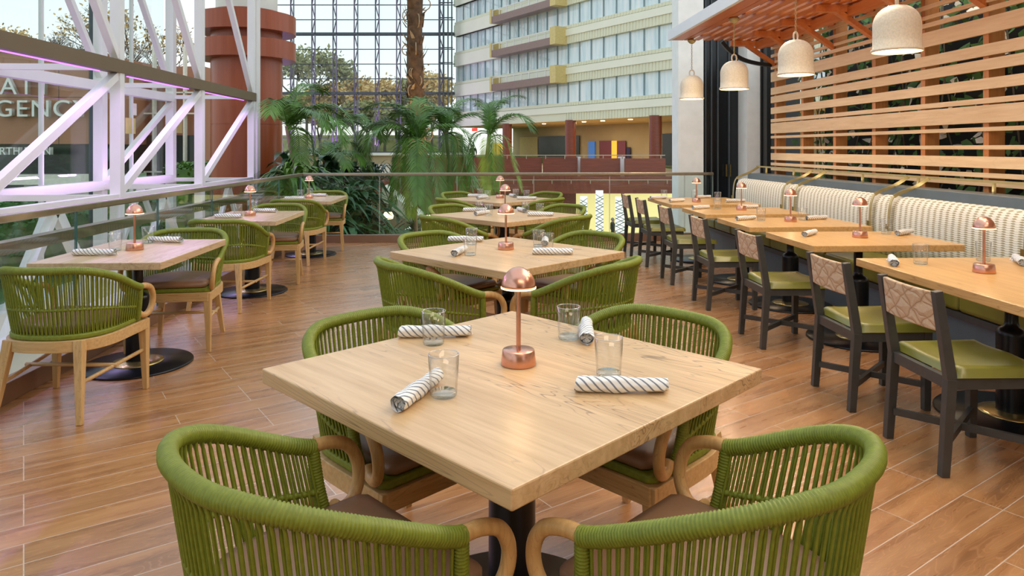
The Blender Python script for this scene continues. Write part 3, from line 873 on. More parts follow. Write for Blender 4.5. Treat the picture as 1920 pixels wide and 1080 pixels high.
# denser corner framing beside the facade
b = MB()
for x in (826, 833, 841, 848):
    b.bb(gx(x)-0.06, gx(x)+0.06, -0.6, -0.45, Z0, 18)
for i in range(13):
    b.bb(gx(824), gx(850), -0.6, -0.5, Z0+ZS*i-0.05, Z0+ZS*i+0.05)
b.build('corner_frame', M['mullion_dark'], gw)
MB().bb(GX0, GX1+1, -0.5, 0.7, -3.6, 0.85).build('sill_wall', M['tan_wall'], gw)
MB().bb(GX0, GX1+1, -0.9, -0.5, 0.75, 1.0).build('sill', M['facade'], gw)
for x in (540, 620, 700, 780):
    p = P(gx(x), GD-1.0)
    area_light('purple_wash', (p.x, p.y, 1.2), 0.5, 160, (0.62, 0.25, 1.0), (R(180+20), 0, YAW), 3.0)

# ================================================================ FURNITURE PROTOTYPES
def ridged(pts, r, pitch, n=10, dr=0.0022):
    """path resampled so that the radius rises and falls once per rope turn"""
    pts = [Vector(p) for p in pts]
    out, rs = [], []
    acc = [0.0]
    for i in range(1, len(pts)): acc.append(acc[-1]+(pts[i]-pts[i-1]).length)
    T = acc[-1]; turns = int(T/pitch); N = turns*3
    j = 0
    for i in range(N+1):
        s = T*i/N
        while j < len(acc)-2 and acc[j+1] < s: j += 1
        t = (s-acc[j])/max(1e-9, acc[j+1]-acc[j])
        out.append(pts[j].lerp(pts[j+1], t))
        rs.append(r - (dr*1.3 if i % 3 == 0 else 0.0) + (0.0003 if i % 3 == 1 else 0))
    return out, rs

def chair_curve(t, a, yf, yc, yb, n=2.4):
    """plan U-curve, t 0..1 from left front round the back to right front"""
    # straight run, superellipse, straight run
    ls = yf-yc; le = 1.55*((a+ (yc-yb))/2)*2*0.9
    T = 2*ls+le; s = t*T
    if s < ls: return (-a, yf-s)
    if s > ls+le: return (a, yc+(s-ls-le))
    ph = PI*(s-ls)/le
    c, sn = math.cos(ph), math.sin(ph)
    return (-a*math.copysign(abs(c)**(2/n), c), yc-(yc-yb)*abs(sn)**(2/n))
def uniform_curve(N, a, yf, yc, yb, n=2.4):
    raw = [Vector(chair_curve(i/600, a, yf, yc, yb, n)+(0,)) for i in range(601)]
    acc = [0.0]
    for i in range(1, 601): acc.append(acc[-1]+(raw[i]-raw[i-1]).length)
    out = []; j = 0
    for i in range(N+1):
        s = acc[-1]*i/N
        while j < 599 and acc[j+1] < s: j += 1
        t = (s-acc[j])/max(1e-9, acc[j+1]-acc[j])
        out.append(raw[j].lerp(raw[j+1], min(1, t)))
    return out
def smooth(x): x = max(0, min(1, x)); return x*x*(3-2*x)

def make_rope_chair():
    r = empty('rope_armchair', cat='chair', label='green rope armchair')
    ZA, ZB = 0.622, 0.787
    def ztop(t):
        s = 1-abs(2*t-1)
        return ZA+(ZB-ZA)*math.sin(PI/2*min(1, s/0.78))**1.25
    NS = 112
    top = uniform_curve(NS, 0.302, 0.13, -0.02, -0.315)
    bot = uniform_curve(NS, 0.262, 0.155, 0.0, -0.262)
    top_pts = [Vector((p.x, p.y, ztop(i/NS))) for i, p in enumerate(top)]
    pts, rs = ridged(top_pts, 0.0215, 0.0078)
    MB().tube(pts, rs, 10).build('wrapped_top_rail', M['rope'], r)
    # rope strands with a horizontal wrapped band
    b = MB()
    for i in range(1, NS):
        p = top_pts[i]; q = Vector((bot[i].x, bot[i].y, 0.428))
        s = 1 if i % 2 else -1
        nrm_ = Vector((p.x, p.y+0.02, 0)); nrm_ = nrm_.normalized() if nrm_.length else Vector((0,-1,0))
        a0 = p + nrm_*0.011*s - Vector((0,0,0.006)); m1 = p.lerp(q, 0.58)
        b.tube([a0, p.lerp(q, 0.12)+nrm_*0.004*s, m1+nrm_*0.0045*s, q.lerp(p, 0.05)+nrm_*0.003*s, q], 0.0040, 6, caps=False)
    b.build('rope_strands', M['rope'], r)
    band = [top_pts[i].lerp(Vector((bot[i].x, bot[i].y, 0.428)), 0.58) for i in range(NS+1)]
    pts, rs = ridged(band, 0.0085, 0.0125, 8, 0.002)
    MB().tube(pts, rs, 8).build('wrapped_middle_rail', M['rope'], r)
    for sx in (-1, 1):
        post = [(sx*0.300, 0.125, 0.622), (sx*0.288, 0.135, 0.52), (sx*0.268, 0.150, 0.43)]
        pts, rs = ridged(spline(post, 6), 0.0175, 0.0078)
        MB().tube(pts, rs, 10).build('wrapped_arm_post', M['rope'], r)
        arm = spline([(sx*0.302, 0.118, 0.625), (sx*0.303, 0.175, 0.622), (sx*0.303, 0.232, 0.598), (sx*0.300, 0.262, 0.548), (sx*0.294, 0.262, 0.493),
                      (sx*0.285, 0.236, 0.452), (sx*0.276, 0.196, 0.446), (sx*0.268, 0.168, 0.466)], 5)
        MB().tube(arm, 0.0175, 12).build('bentwood_arm', M['bentwood'], r)
    # seat frame
    def outline(a, yf, yb, n=2.6):
        c = uniform_curve(36, a, yf-0.02, 0.0, yb, n)
        return [(p.x, p.y) for p in c]+[(a-0.02, yf), (-(a-0.02), yf)]
    o1, o2 = outline(0.285, 0.268, -0.285), outline(0.245, 0.228, -0.245)
    MB().ring(o1, o2, 0.358, 0.418).build('seat_apron', M['oak_rail'], r, bevel=0.003)
    o3, o4 = outline(0.272, 0.258, -0.272), outline(0.20, 0.19, -0.20)
    MB().prism(o3, 0.419, 0.447).build('rope_wrapped_seat', M['rope'], r, bevel=0.008)
    # domed leather cushion
    b = MB(); o = outline(0.246, 0.252, -0.25); n = len(o); vs = []; fs = []
    for k, (sc, z) in enumerate(((0.97, 0.448), (1.0, 0.458), (1.0, 0.474), (0.97, 0.486), (0.85, 0.494), (0.5, 0.499))):
        vs += [(x*sc, y*sc, z) for x, y in o]
    for k in range(5):
        for i in range(n):
            j = (i+1) % n; fs.append((k*n+i, k*n+j, (k+1)*n+j, (k+1)*n+i))
    fs.append(tuple(5*n+i for i in range(n))); fs.append(tuple(reversed(range(n))))
    b.add(vs, fs, True).build('seat_cushion', M['leather_brown'], r)
    for sx in (-1, 1):
        MB().bar((sx*0.258, 0.24, 0.415), (sx*0.268, 0.246, 0.0), 0.05, 0.05, 0.026, 0.026, up=(0,1,0)).build('leg', M['oak_leg'], r, bevel=0.003)
        MB().bar((sx*0.185, -0.238, 0.415), (sx*0.228, -0.305, 0.0), 0.05, 0.045, 0.028, 0.026, up=(0,1,0)).build('leg', M['oak_leg'], r, bevel=0.003)
        MB().tube([(sx*0.262, 0.235, 0.235), (sx*0.206, -0.265, 0.20)], 0.011, 10).build('side_stretcher', M['oak_rail'], r)
    MB().tube([(-0.258, -0.02, 0.222), (0.258, -0.02, 0.222)], 0.0105, 10).build('cross_stretcher', M['oak_rail'], r)
    return r

def make_side_chair():
    r = empty('side_chair', cat='chair', label='dark side chair')
    for sx in (-1, 1):
        MB().bar((sx*0.205, -0.215, 0), (sx*0.205, -0.185, 0.42), 0.036, 0.036, 0.036, 0.046, up=(0,1,0)).bar((sx*0.205, -0.185, 0.418), (sx*0.205, -0.245, 0.80), 0.034, 0.046, 0.034, 0.036, up=(0,1,0)).build('back_leg', M['dark_frame'], r, bevel=0.002)
        MB().bar((sx*0.20, 0.20, 0), (sx*0.20, 0.205, 0.425), 0.036, 0.036, 0.042, 0.042, up=(0,1,0)).build('front_leg', M['dark_frame'], r, bevel=0.002)
        MB().bb(sx*0.20-0.014, sx*0.20+0.014, -0.175, 0.19, 0.375, 0.425).build('side_rail', M['dark_frame'], r)
        MB().bar((sx*0.19, -0.195, 0.135), (-sx*0.185, 0.19, 0.135), 0.022, 0.032).build('cross_stretcher', M['dark_frame'], r)
    MB().bb(-0.19, 0.19, -0.200, -0.172, 0.375, 0.425).build('back_rail', M['dark_frame'], r)
    MB().bb(-0.19, 0.19, 0.19, 0.216, 0.375, 0.425).build('front_rail', M['dark_frame'], r)
    # saddle shaped leather seat
    b = MB(); nx, ny = 18, 18; vs = []; fs = []
    def sz(u, v):
        x = (u-0.5)*2; y = (v-0.5)*2
        dip = 0.020*(1-x*x)**0.7*(1-0.5*(y-0.0)**2) if abs(x) < 1 else 0
        front = 0.012*max(0, y-0.2)*(1-min(1, abs(x)*1.6))
        edge = 0.012*(max(0, (abs(x)-0.9)/0.1)**2+max(0, (abs(y)-0.9)/0.1)**2)
        return 0.478-dip+front-edge
    for j in range(ny+1):
        for i in range(nx+1):
            u, v = i/nx, j/ny
            w = 0.222+0.012*v
            vs.append(((u-0.5)*2*w, -0.165+v*0.41, sz(u, v)))
    for j in range(ny):
        for i in range(nx):
            a = j*(nx+1)+i; fs.append((a, a+1, a+nx+2, a+nx+1))
    b.add(vs, fs, True)
    rim = [j*(nx+1) for j in range(ny+1)]
    edge = [i for i in range(nx+1)]+[j*(nx+1)+nx for j in range(1, ny+1)]+[ny*(nx+1)+i for i in range(nx-1, -1, -1)]+[j*(nx+1) for j in range(ny-1, 0, -1)]
    base = len(b.v)
    low = [Vector((vs[k][0], vs[k][1], 0.427)) for k in edge]
    b.v += [tuple(p) for p in low]; n = len(edge)
    for i in range(n):
        j = (i+1) % n
        b.f.append((edge[i], base+i, base+j, edge[j])); b.sm.append(True)
    b.f.append(tuple(base+i for i in range(n))); b.sm.append(False)
    b.build('seat', M['leather_green'], r)
    # woven back panel wrapped between the posts, gently curved
    b = MB(); vs = []; fs = []; N = 12
    for i in range(N+1):
        x = -0.187+0.374*i/N; c = 0.018*(1-(x/0.187)**2)
        for (dy, z) in ((-0.014, 0.622), (0.014, 0.622), (0.004, 0.792), (-0.022, 0.792)):
            vs.append((x, -0.222-c+dy - (z-0.62)*0.06, z))
    for i in range(N):
        for k in range(4):
            l = (k+1) % 4; fs.append((i*4+k, i*4+l, (i+1)*4+l, (i+1)*4+k))
    fs += [(0,3,2,1), tuple(N*4+k for k in range(4))]
    b.add(vs, fs).build('woven_back_panel', M['jute'], r, bevel=0.006, label='tan woven back panel with a leaf pattern')
    return r

def make_table(w, d, mat, name='dining_table', pedestals=(0,), base_r=0.335):
    r = empty(name, cat='table', label='table')
    MB().bb(-w/2, w/2, -d/2, d/2, 0.705, 0.75).build('tabletop', M[mat], r, bevel=0.004)
    for py in pedestals:
        c = (0, py, 0)
        b = MB().lathe([(0.0,0.7049),(0.16,0.7049),(0.16,0.695),(0.031,0.69),(0.031,0.50),(0.037,0.475),(0.058,0.462),(0.069,0.447),(0.071,0.43),(0.071,0.028)], 28, c)
        b.build('pedestal', M['black_metal'], r)
        MB().lathe([(0.0,0.0),(base_r,0.0),(base_r,0.008),(base_r-0.006,0.014),(0.0,0.020)], 56, c).build('base_plate', M['black_metal'], r)
        MB().lathe([(0.072,0.0175),(0.155,0.0175),(0.155,0.022),(0.12,0.026),(0.08,0.034),(0.072,0.034)], 40, c).build('brass_collar', M['brass_bright'], r, label='polished brass collar')
    return r

def make_lamp():
    r = empty('table_lamp', cat='lamp', label='lamp')
    MB().lathe([(0,0),(0.0535,0),(0.0545,0.003),(0.0495,0.044),(0.048,0.046),(0.010,0.0462),(0,0.0462)], 40).build('base', M['copper'], r)
    MB().lathe([(0.0072,0.046),(0.0072,0.245)], 16).build('stem', M['copper'], r)
    prof = [(0.0535*math.cos(a), 0.236+0.064*math.sin(a)) for a in [i/10*PI/2 for i in range(11)]]
    MB().lathe([(0.0505, 0.238)]+[(0.0535, 0.236)]+prof[1:-1]+[(0.0, 0.30)], 40).build('dome_shade', M['copper'], r)
    MB().lathe([(0.0505,0.2345),(0.0545,0.2345),(0.0545,0.2385),(0.0505,0.2385),(0.0505,0.2345)], 40).build('light_rim', M['lamp_rim'], r)
    MB().cyl((0,0,0), 0.0500, 0.239, 0.240, 32).build('light_disc', M['lamp_glow'], r)
    point_light('lamp_light', (0, 0, 0.228), 0.3, (1.0, 0.72, 0.44), 0.02, r)
    return r

def make_tumbler():
    prof = [(0.0,0.0),(0.033,0.0),(0.0355,0.003),(0.0375,0.03),(0.0415,0.112),(0.0405,0.1125),(0.0385,0.111),(0.035,0.03),(0.033,0.014),(0.0,0.012)]
    r = empty('drinking_glass', cat='glass', label='glass')
    MB().lathe(prof[2:9], 32).build('glass_wall', M['tumbler'], r)
    MB().tube([(0.0408*math.cos(a), 0.0408*math.sin(a), 0.1125) for a in [i/32*2*PI for i in range(32)]], 0.0011, 6, closed=True).build('glass_rim', M['tumbler_rim'], r)
    MB().lathe([(0.0,0.0),(0.033,0.0),(0.0355,0.003),(0.0362,0.010),(0.033,0.014),(0.0,0.011)], 32).build('glass_base', M['tumbler_base'], r)
    return r

def make_napkin():
    """rolled cloth: a slightly flattened spiral with a loose end flap"""
    b = MB(); N, K = 22, 30; rnd = random.Random(7)
    L = 0.245; vs = []; fs = []
    for i in range(N+1):
        x = -L/2+L*i/N
        t = i/N
        rr = 0.0205+0.0025*math.sin(t*5.1)+0.0015*math.sin(t*17)
        if t > 0.85: rr *= 1+0.12*(t-0.85)/0.15
        for k in range(K):
            a = 2*PI*k/K
            q = rr*(1+0.05*math.sin(3*a+t*4)+0.03*math.sin(7*a+t*9))
            z = 0.0215+q*math.sin(a)*0.92
            vs.append((x+0.006*math.sin(a+1)*(t > 0.9 or t < 0.1), q*1.12*math.cos(a), max(0.0008, z)))
    for i in range(N):
        for k in range(K):
            l = (k+1) % K; fs.append((i*K+k, i*K+l, (i+1)*K+l, (i+1)*K+k))
    b.add(vs, fs, True)
    for end, i in ((-1, 0), (1, N)):
        # folded cloth visible inside the roll end: inward spiral
        m = len(b.v); x0 = vs[i*K][0]; vv = []; ff = []
        S_ = 40
        for j in range(S_+1):
            a = j/S_*4*PI; rr = 0.0195*(1-0.8*j/S_)
            for dx in (0.0, -0.03*end):
                vv.append((x0+dx-0.001*end*j/S_*8, rr*1.1*math.cos(a), 0.0215+rr*0.92*math.sin(a)))
        for j in range(S_):
            ff.append((2*j, 2*j+1, 2*j+3, 2*j+2))
        b.add(vv, ff, True)
        # shallow cap a little inside
        cv = [(x0-0.016*end, v[1], v[2]) for v in vs[i*K:(i+1)*K]]
        b.add(cv, [tuple(range(K))])
    # loose flap wedge along the underside edge
    b.add([(L/2-0.05, 0.018, 0.001), (L/2+0.012, 0.030, 0.001), (L/2+0.004, 0.016, 0.022), (L/2-0.05, 0.019, 0.018), (L/2-0.05, 0.014, 0.002), (L/2+0.008, 0.022, 0.0012)],
          [(0,1,2,3), (4,5,1,0), (3,2,5,4), (1,5,2)], False)
    o = b.build('rolled_napkin', M['napkin'], cat='napkin', label='napkin')
    return o

chair0 = make_rope_chair(); side0 = make_side_chair(); lamp0 = make_lamp(); glass0 = make_tumbler(); nap0 = make_napkin()
used = {}
def put(kind, proto, loc, rz, label, group=None):
    o = place(proto, used.get(kind), loc, rz, label, group); used[kind] = True
    return o
TZ = 0.7505

# ---------------------------------------------------------------- centre row: four square tables turned 45 degrees
centre = [('front', 0.0, 2.13), ('second', -0.03, 4.54), ('third', -0.06, 7.07), ('farthest', -0.15, 9.30)]
desc = {'front': 'nearest table of the centre row', 'second': 'second table of the centre row', 'third': 'third table of the centre row', 'farthest': 'farthest table of the centre row'}
t0 = make_table(1.07, 1.07, 'oak_top')
for k, (nm, X, d) in enumerate(centre):
    p = P(X, d)
    t = t0 if k == 0 else copy_tree(t0)
    t.location = p; t.rotation_euler = (0, 0, YAW-PI/4)
    t['label'] = 'square pale oak table on a black pedestal, ' + desc[nm]; t['group'] = 'square centre tables'
    # chairs: (X, d relative to the table centre in camera axes, facing angle in degrees)
    if k == 0: ch = [('near left', -0.405, -0.565, 45), ('near right', 0.445, -0.565, 135), ('far left', -0.36, 0.28, -45), ('far right', 0.405, 0.315, -135)]
    elif k == 1: ch = [('near left', -0.40, -0.56, 34), ('near right', 0.42, -0.53, 146), ('far left', -0.42, 0.40, -42), ('far right', 0.47, 0.40, -138)]
    else: ch = [('near left', -0.46, -0.50, 40), ('near right', 0.46, -0.48, 140), ('far left', -0.48, 0.42, -42), ('far right', 0.50, 0.42, -138)]
    for side, dx, dd, a in ch:
        q = P(X+dx, d+dd)
        put('chair', chair0, q, R(a-90)+YAW, 'green rope armchair, %s side of the %s' % (side, desc[nm]), 'rope armchairs around the centre tables')
    lp = P(X+(0.02 if k == 0 else -0.01), d+(0.04 if k == 0 else 0.1))
    put('lamp', lamp0, (lp.x, lp.y, TZ), k*0.7, 'copper mushroom lamp on the ' + desc[nm], 'copper mushroom lamps')
    items = [('g', 'back left', -0.267, 0.265), ('g', 'front left', -0.184, -0.236), ('g', 'back right', 0.198, 0.33), ('g', 'front right', 0.283, -0.07)]
    if k == 1: items = [('g', 'back left', -0.25, 0.33), ('g', 'front left', -0.23, -0.16), ('g', 'back right', 0.21, 0.22), ('g', 'front right', 0.26, 0.03)]
    if k >= 2: items = [('g', 'back left', -0.28, 0.26), ('g', 'front left', -0.17, -0.12), ('g', 'back right', 0.20, 0.20), ('g', 'front right', 0.34, -0.02)]
    for _, side, dx, dd in items:
        q = P(X+dx, d+dd)
        put('glass', glass0, (q.x, q.y, TZ), 0, 'clear tumbler, %s on the %s' % (side, desc[nm]), 'clear tumblers')
    naps = [('back left', -0.272, 0.352, 2), ('front left', -0.25, -0.24, 72), ('back right', 0.265, 0.37, 84), ('front right', 0.298, -0.208, -3)]
    if k == 1: naps = [('back left', -0.30, 0.47, 0), ('front left', -0.30, -0.10, 78), ('back right', 0.26, 0.36, 86), ('front right', 0.285, -0.13, -2)]
    if k >= 2: naps = [('back left', -0.33, 0.34, 2), ('front left', -0.24, -0.02, 60), ('back right', 0.16, 0.34, 105), ('front right', 0.34, -0.16, -2)]
    for side, dx, dd, a in naps:
        q = P(X+dx, d+dd)
        put('nap', nap0, (q.x, q.y, TZ), R(a)+YAW, 'striped napkin roll, %s on the %s' % (side, desc[nm]), 'rolled napkins')

# ---------------------------------------------------------------- left row along the glass railing
M['oak_top_cool'] = wood('grey_beige_oak_table_top', S(190,160,122), S(212,184,148), S(140,112,84), 0.26, 1.0, 'Y', 0.5)
tl = make_table(0.76, 1.06, 'oak_top_cool')
left = [('nearest', 4.73, 4.02, 5.20), ('middle', 7.07, 6.46, 7.63), ('farthest', 9.50, 8.87, 10.02)]
for k, (nm, y, c0, c1) in enumerate(left):
    t = tl if k == 0 else copy_tree(tl)
    t.location = (-2.23, y, 0)
    t['label'] = 'narrow oak table beside the left glass railing, %s of the three' % nm; t['group'] = 'left row tables'
    put('chair', chair0, (-2.24, c0, 0), R([-4, -5, -4][k]), 'rope armchair with its back to us, %s table by the left railing' % nm, 'rope armchairs by the left railing')
    put('chair', chair0, (-2.16, c1, 0), PI+R([6, 6, 5][k]), 'green rope armchair facing us across the %s table by the left railing' % nm, 'rope armchairs by the left railing')
    put('lamp', lamp0, (-2.25, y+0.0, TZ), 1+k, 'copper mushroom lamp on the %s table by the left railing' % nm, 'copper mushroom lamps')
    for side, gx_, gy, nx_, ny_, a in (('near', -2.36, -0.03, -2.38, -0.24, -2), ('far', -2.32, 0.34, -2.21, 0.36, 168)):
        put('glass', glass0, (gx_, y+gy, TZ), 0, 'clear tumbler, %s side of the %s table by the left railing' % (side, nm), 'clear tumblers')
        put('nap', nap0, (nx_, y+ny_, TZ), R(a), 'striped napkin roll, %s side of the %s table by the left railing' % (side, nm), 'rolled napkins')

# ---------------------------------------------------------------- right row against the banquette
def right_table(y0, y1, peds):
    t = make_table(1.07, y1-y0, 'oak_top_y', pedestals=peds, base_r=0.36)
    t.location = (2.82, (y0+y1)/2, 0)
    return t
rt_a = right_table(2.79, 4.16, (0.12,))
rt_a['label'] = 'long honey oak table nearest us along the banquette'
rt_b = right_table(4.70, 5.50, (0,))
rows = [('second', 5.10), ('third', 6.24), ('fourth', 7.40)]
for k, (nm, y) in enumerate(rows):
    t = rt_b if k == 0 else copy_tree(rt_b)
    t.location = (2.82, y, 0)
    t['label'] = 'honey oak table along the banquette, %s from us' % nm; t['group'] = 'banquette tables'
rt_e = right_table(8.22, 9.40, (0,))
rt_e['label'] = 'honey oak table at the far end of the banquette'
sc = [(3.15, 'nearest chair at the nearest banquette table'), (3.90, 'far chair at the nearest banquette table'), (5.08, 'chair at the second banquette table'),
      (6.26, 'chair at the third banquette table'), (7.40, 'chair at the fourth banquette table'), (8.50, 'near chair at the farthest banquette table'), (9.36, 'last chair at the farthest banquette table')]
for y, lab in sc:
    put('side', side0, (2.22, y, 0), R(-90), 'dark side chair with green seat, ' + lab, 'side chairs facing the banquette')
lamps = [(2.71, 3.65, 'nearest banquette table'), (2.85, 5.13, 'second banquette table'), (2.84, 6.28, 'third banquette table'), (2.83, 7.45, 'fourth banquette table'), (2.70, 8.60, 'farthest banquette table')]
for i, (x, y, lab) in enumerate(lamps):
    put('lamp', lamp0, (x, y, TZ), i*0.9, 'copper mushroom lamp on the ' + lab, 'copper mushroom lamps')
def pr(x, y, X0=None):
    q = PX(x, y, TZ); return q
def put_nap(x0, y0, x1, y1, lab):
    a, b = PX(x0, y0, TZ), PX(x1, y1, TZ); m = (a+b)/2
    put('nap', nap0, (m.x, m.y, TZ), math.atan2(b.y-a.y, b.x-a.x), 'striped napkin roll ' + lab, 'rolled napkins')
def put_glass(x, y, lab):
    q = PX(x, y, TZ)
    put('glass', glass0, (q.x, q.y, TZ), 0, 'clear tumbler ' + lab, 'clear tumblers')
def nap_at(x, y, a, lab): put('nap', nap0, (x, y, TZ), R(a), 'striped napkin roll ' + lab, 'rolled napkins')
def glass_at(x, y, lab): put('glass', glass0, (x, y, TZ), 0, 'clear tumbler ' + lab, 'clear tumblers')
nap_at(2.39, 3.95, 62, 'on the aisle side of the nearest banquette table')
glass_at(2.54, 3.93, 'on the aisle side of the nearest banquette table')
glass_at(2.98, 4.02, 'on the bench side of the nearest banquette table')
nap_at(3.13, 3.93, 60, 'on the bench side of the nearest banquette table')
nap_at(2.53, 5.26, 46, 'on the aisle side of the second banquette table')
glass_at(3.17, 5.33, 'on the bench side of the second banquette table')
nap_at(3.28, 5.27, 35, 'on the bench side of the second banquette table')
nap_at(2.48, 6.42, 28, 'on the aisle side of the third banquette table')
glass_at(2.60, 6.36, 'on the aisle side of the third banquette table')
glass_at(3.00, 6.38, 'on the bench side of the third banquette table')
nap_at(3.15, 6.42, 20, 'on the bench side of the third banquette table')
nap_at(2.44, 7.62, 28, 'on the aisle side of the fourth banquette table')
glass_at(2.62, 7.60, 'on the aisle side of the fourth banquette table')
nap_at(2.98, 7.66, 10, 'on the bench side of the fourth banquette table')
glass_at(2.46, 9.22, 'at the far aisle setting of the farthest banquette table')
nap_at(2.36, 9.14, 22, 'at the far aisle setting of the farthest banquette table')
nap_at(2.46, 8.62, 30, 'at the near aisle setting of the farthest banquette table')
glass_at(2.86, 9.20, 'at the far bench setting of the farthest banquette table')
nap_at(2.99, 9.25, 20, 'at the far bench setting of the farthest banquette table')
glass_at(3.02, 8.75, 'at the near bench setting of the farthest banquette table')
nap_at(3.17, 8.55, 5, 'at the near bench setting of the farthest banquette table')

# ---------------------------------------------------------------- banquette
bq = empty('banquette', (3.5, 5, 0), label='long banquette with green seat and cream wave-striped back under the slatted wall', cat='bench')
Y0, Y1 = -3.0-5, 9.92-5
MB().bb(-0.30, 0.60, Y0, Y1, 0.0, 0.315).build('base_panel', M['bench_base'], bq, bevel=0.004)
MB().bb(-0.325, -0.29, Y0, Y1, 0.285, 0.33).build('base_trim', M['dark_frame'], bq)
MB().bb(0.36, 0.60, Y0, Y1, 0.316, 1.06).build('back_panel', M['bench_base'], bq, bevel=0.004)
y = Y1
k = 0
while y > Y0:
    MB().bb(-0.33, 0.17, max(Y0, y-0.60)+0.004, y-0.004, 0.332, 0.462).build('seat_pad', M['leather_green'], bq, bevel=0.028, seg=4)
    y -= 0.60
    k += 1
    if k > 14: break
def back_cushion(ya, yb):
    """a plump roll-topped cushion leaning on the back panel, narrowed at both ends where straps grip it"""
    b = MB(); N = max(6, int((yb-ya)/0.05)); vs = []; fs = []
    prof = [(0.34, 0.44), (0.155, 0.445), (0.135, 0.60), (0.14, 0.80), (0.155, 0.92), (0.185, 0.975), (0.235, 0.995), (0.30, 0.985), (0.345, 0.95)]
    K = len(prof)
    for i in range(N+1):
        y = ya+(yb-ya)*i/N; e = min(y-ya, yb-y)
        s = 1-0.10*math.exp(-(e/0.018)**2)-0.03*math.exp(-(e/0.06)**2)
        for px, pz in prof:
            vs.append((0.345+(px-0.345)*s, y, 0.44+(pz-0.44)*s))
    for i in range(N):
        for k in range(K-1):
            fs.append((i*K+k, (i+1)*K+k, (i+1)*K+k+1, i*K+k+1))
    fs += [tuple(range(K)), tuple(N*K+k for k in reversed(range(K)))]
    b.add(vs, fs, True)
    b.build('back_cushion', M['cushion'], bq)
straps = [9.86, 8.24, 7.92, 6.36, 6.06, 4.50, 4.20, 2.64, 2.34, 0.78]
for a, b_ in zip(straps[1:], straps[:-1]):
    back_cushion(a-5+0.003, b_-5-0.003)
for i, y in enumerate(straps):
    b = MB(); yy = y-5
    pts = [(0.50, yy, 1.155), (0.36, yy, 1.07), (0.20, yy, 1.005), (0.150, yy, 0.95), (0.128, yy, 0.82), (0.124, yy, 0.60), (0.145, yy, 0.45)]
    sp = spline(pts, 3)
    for j in range(len(sp)-1): b.bar(sp[j], sp[j+1], 0.032, 0.006, up=(1,0,0.3))
    s_ = b.build('brass_strap', M['brass'], bq)
    MB().bb(0.108, 0.122, yy-0.024, yy+0.024, 0.70, 0.745).build('buckle', M['brass_bright'], s_)
MB().bb(0.485, 0.515, Y0, Y1, 1.145, 1.165).build('brass_rail', M['brass'], bq)
for y in (9.6, 8.75, 8.05, 7.15, 6.22, 5.28, 4.35, 3.4):
    MB().bb(0.49, 0.51, y-5-0.01, y-5+0.01, 1.06, 1.146).build('rail_bracket', M['brass'], bq)

# ---------------------------------------------------------------- pendants
def make_pendant():
    r = empty('pendant_lamp', cat='lamp', label='pendant')
    prof = [(0.162,0.0),(0.170,0.006),(0.170,0.018),(0.159,0.026)]
    for i in range(0, 13):
        a = i/12*PI/2
        prof.append((0.022+0.136*math.cos(a) if i < 12 else 0.0, 0.190+0.145*math.sin(a)))
    prof.insert(4, (0.157, 0.10))
    MB().lathe(prof, 48).build('bell_shade', M['stone_lamp'], r)
    MB().lathe([(0.166,0.001),(0.152,0.004),(0.148,0.05),(0.13,0.16),(0.0,0.20)], 40).build('inner_shade', M['stone_lamp'], r)
    MB().lathe([(0.0,0.012),(0.149,0.012)], 40).build('light_diffuser', M['lamp_glow'], r)
    for s in (-1, 1):
        MB().tube(spline([(s*0.024, 0, 0.325), (s*0.034, 0, 0.36), (s*0.027, 0, 0.395), (0, 0, 0.412)], 4), 0.009, 8).build('hanging_loop', M['stone_lamp'], r)
    b = MB(); z = 0.405; k = 0
    while z < 0.80:
        ring = [(0.008*math.cos(a), 0, z+0.016+0.016*math.sin(a)) if k % 2 else (0, 0.008*math.cos(a), z+0.016+0.016*math.sin(a)) for a in [j/10*2*PI for j in range(10)]]
        b.tube(ring, 0.0028, 6, closed=True); z += 0.0265; k += 1
    b.build('chain', M['brass'], r)
    MB().lathe([(0.0,0.775),(0.03,0.785),(0.055,0.81),(0.06,0.84),(0.0,0.84)], 24).build('ceiling_rose', M['brass'], r)
    point_light('pendant_light', (0, 0, -0.05), 7, (1.0, 0.76, 0.48), 0.12, r)
    return r
pen0 = make_pendant()
for k, (d, nm) in enumerate(((9.90, 'farthest'), (8.26, 'third'), (6.66, 'second'), (5.05, 'nearest'))):
    x = 3.0; X = (x + d*SN)/CS
    q = P(X, d)
    put('pen', pen0, (q.x, q.y, 2.106), 0.3*k, 'stone bell pendant under the canopy, %s' % {'farthest': 'farthest and smallest in view', 'third': 'third from us', 'second': 'second from us', 'nearest': 'nearest and largest, at the top right'}[nm], 'stone bell pendants')

# warm fill spots added under the canopy, without fixtures
for y in (1.6, 3.4, 5.2, 7.0, 8.8):
    l = bpy.data.lights.new('canopy_spot', 'SPOT'); l.energy = 34; l.color = (1.0, 0.80, 0.56); l.spot_size = R(150); l.spot_blend = 0.6; l.shadow_soft_size = 0.03
    o = bpy.data.objects.new('canopy_spot', l); col.objects.link(o); o.location = (2.95, y, 2.90); o.rotation_euler = (0, R(25), 0)
# added fill strip on the banquette ledge, lighting slats and canopy from below
area_light('ledge_strip', (3.97, 3.6, 1.075), 0.04, 14, (1.0, 0.84, 0.62), (R(180), R(-14), 0), 12.0)

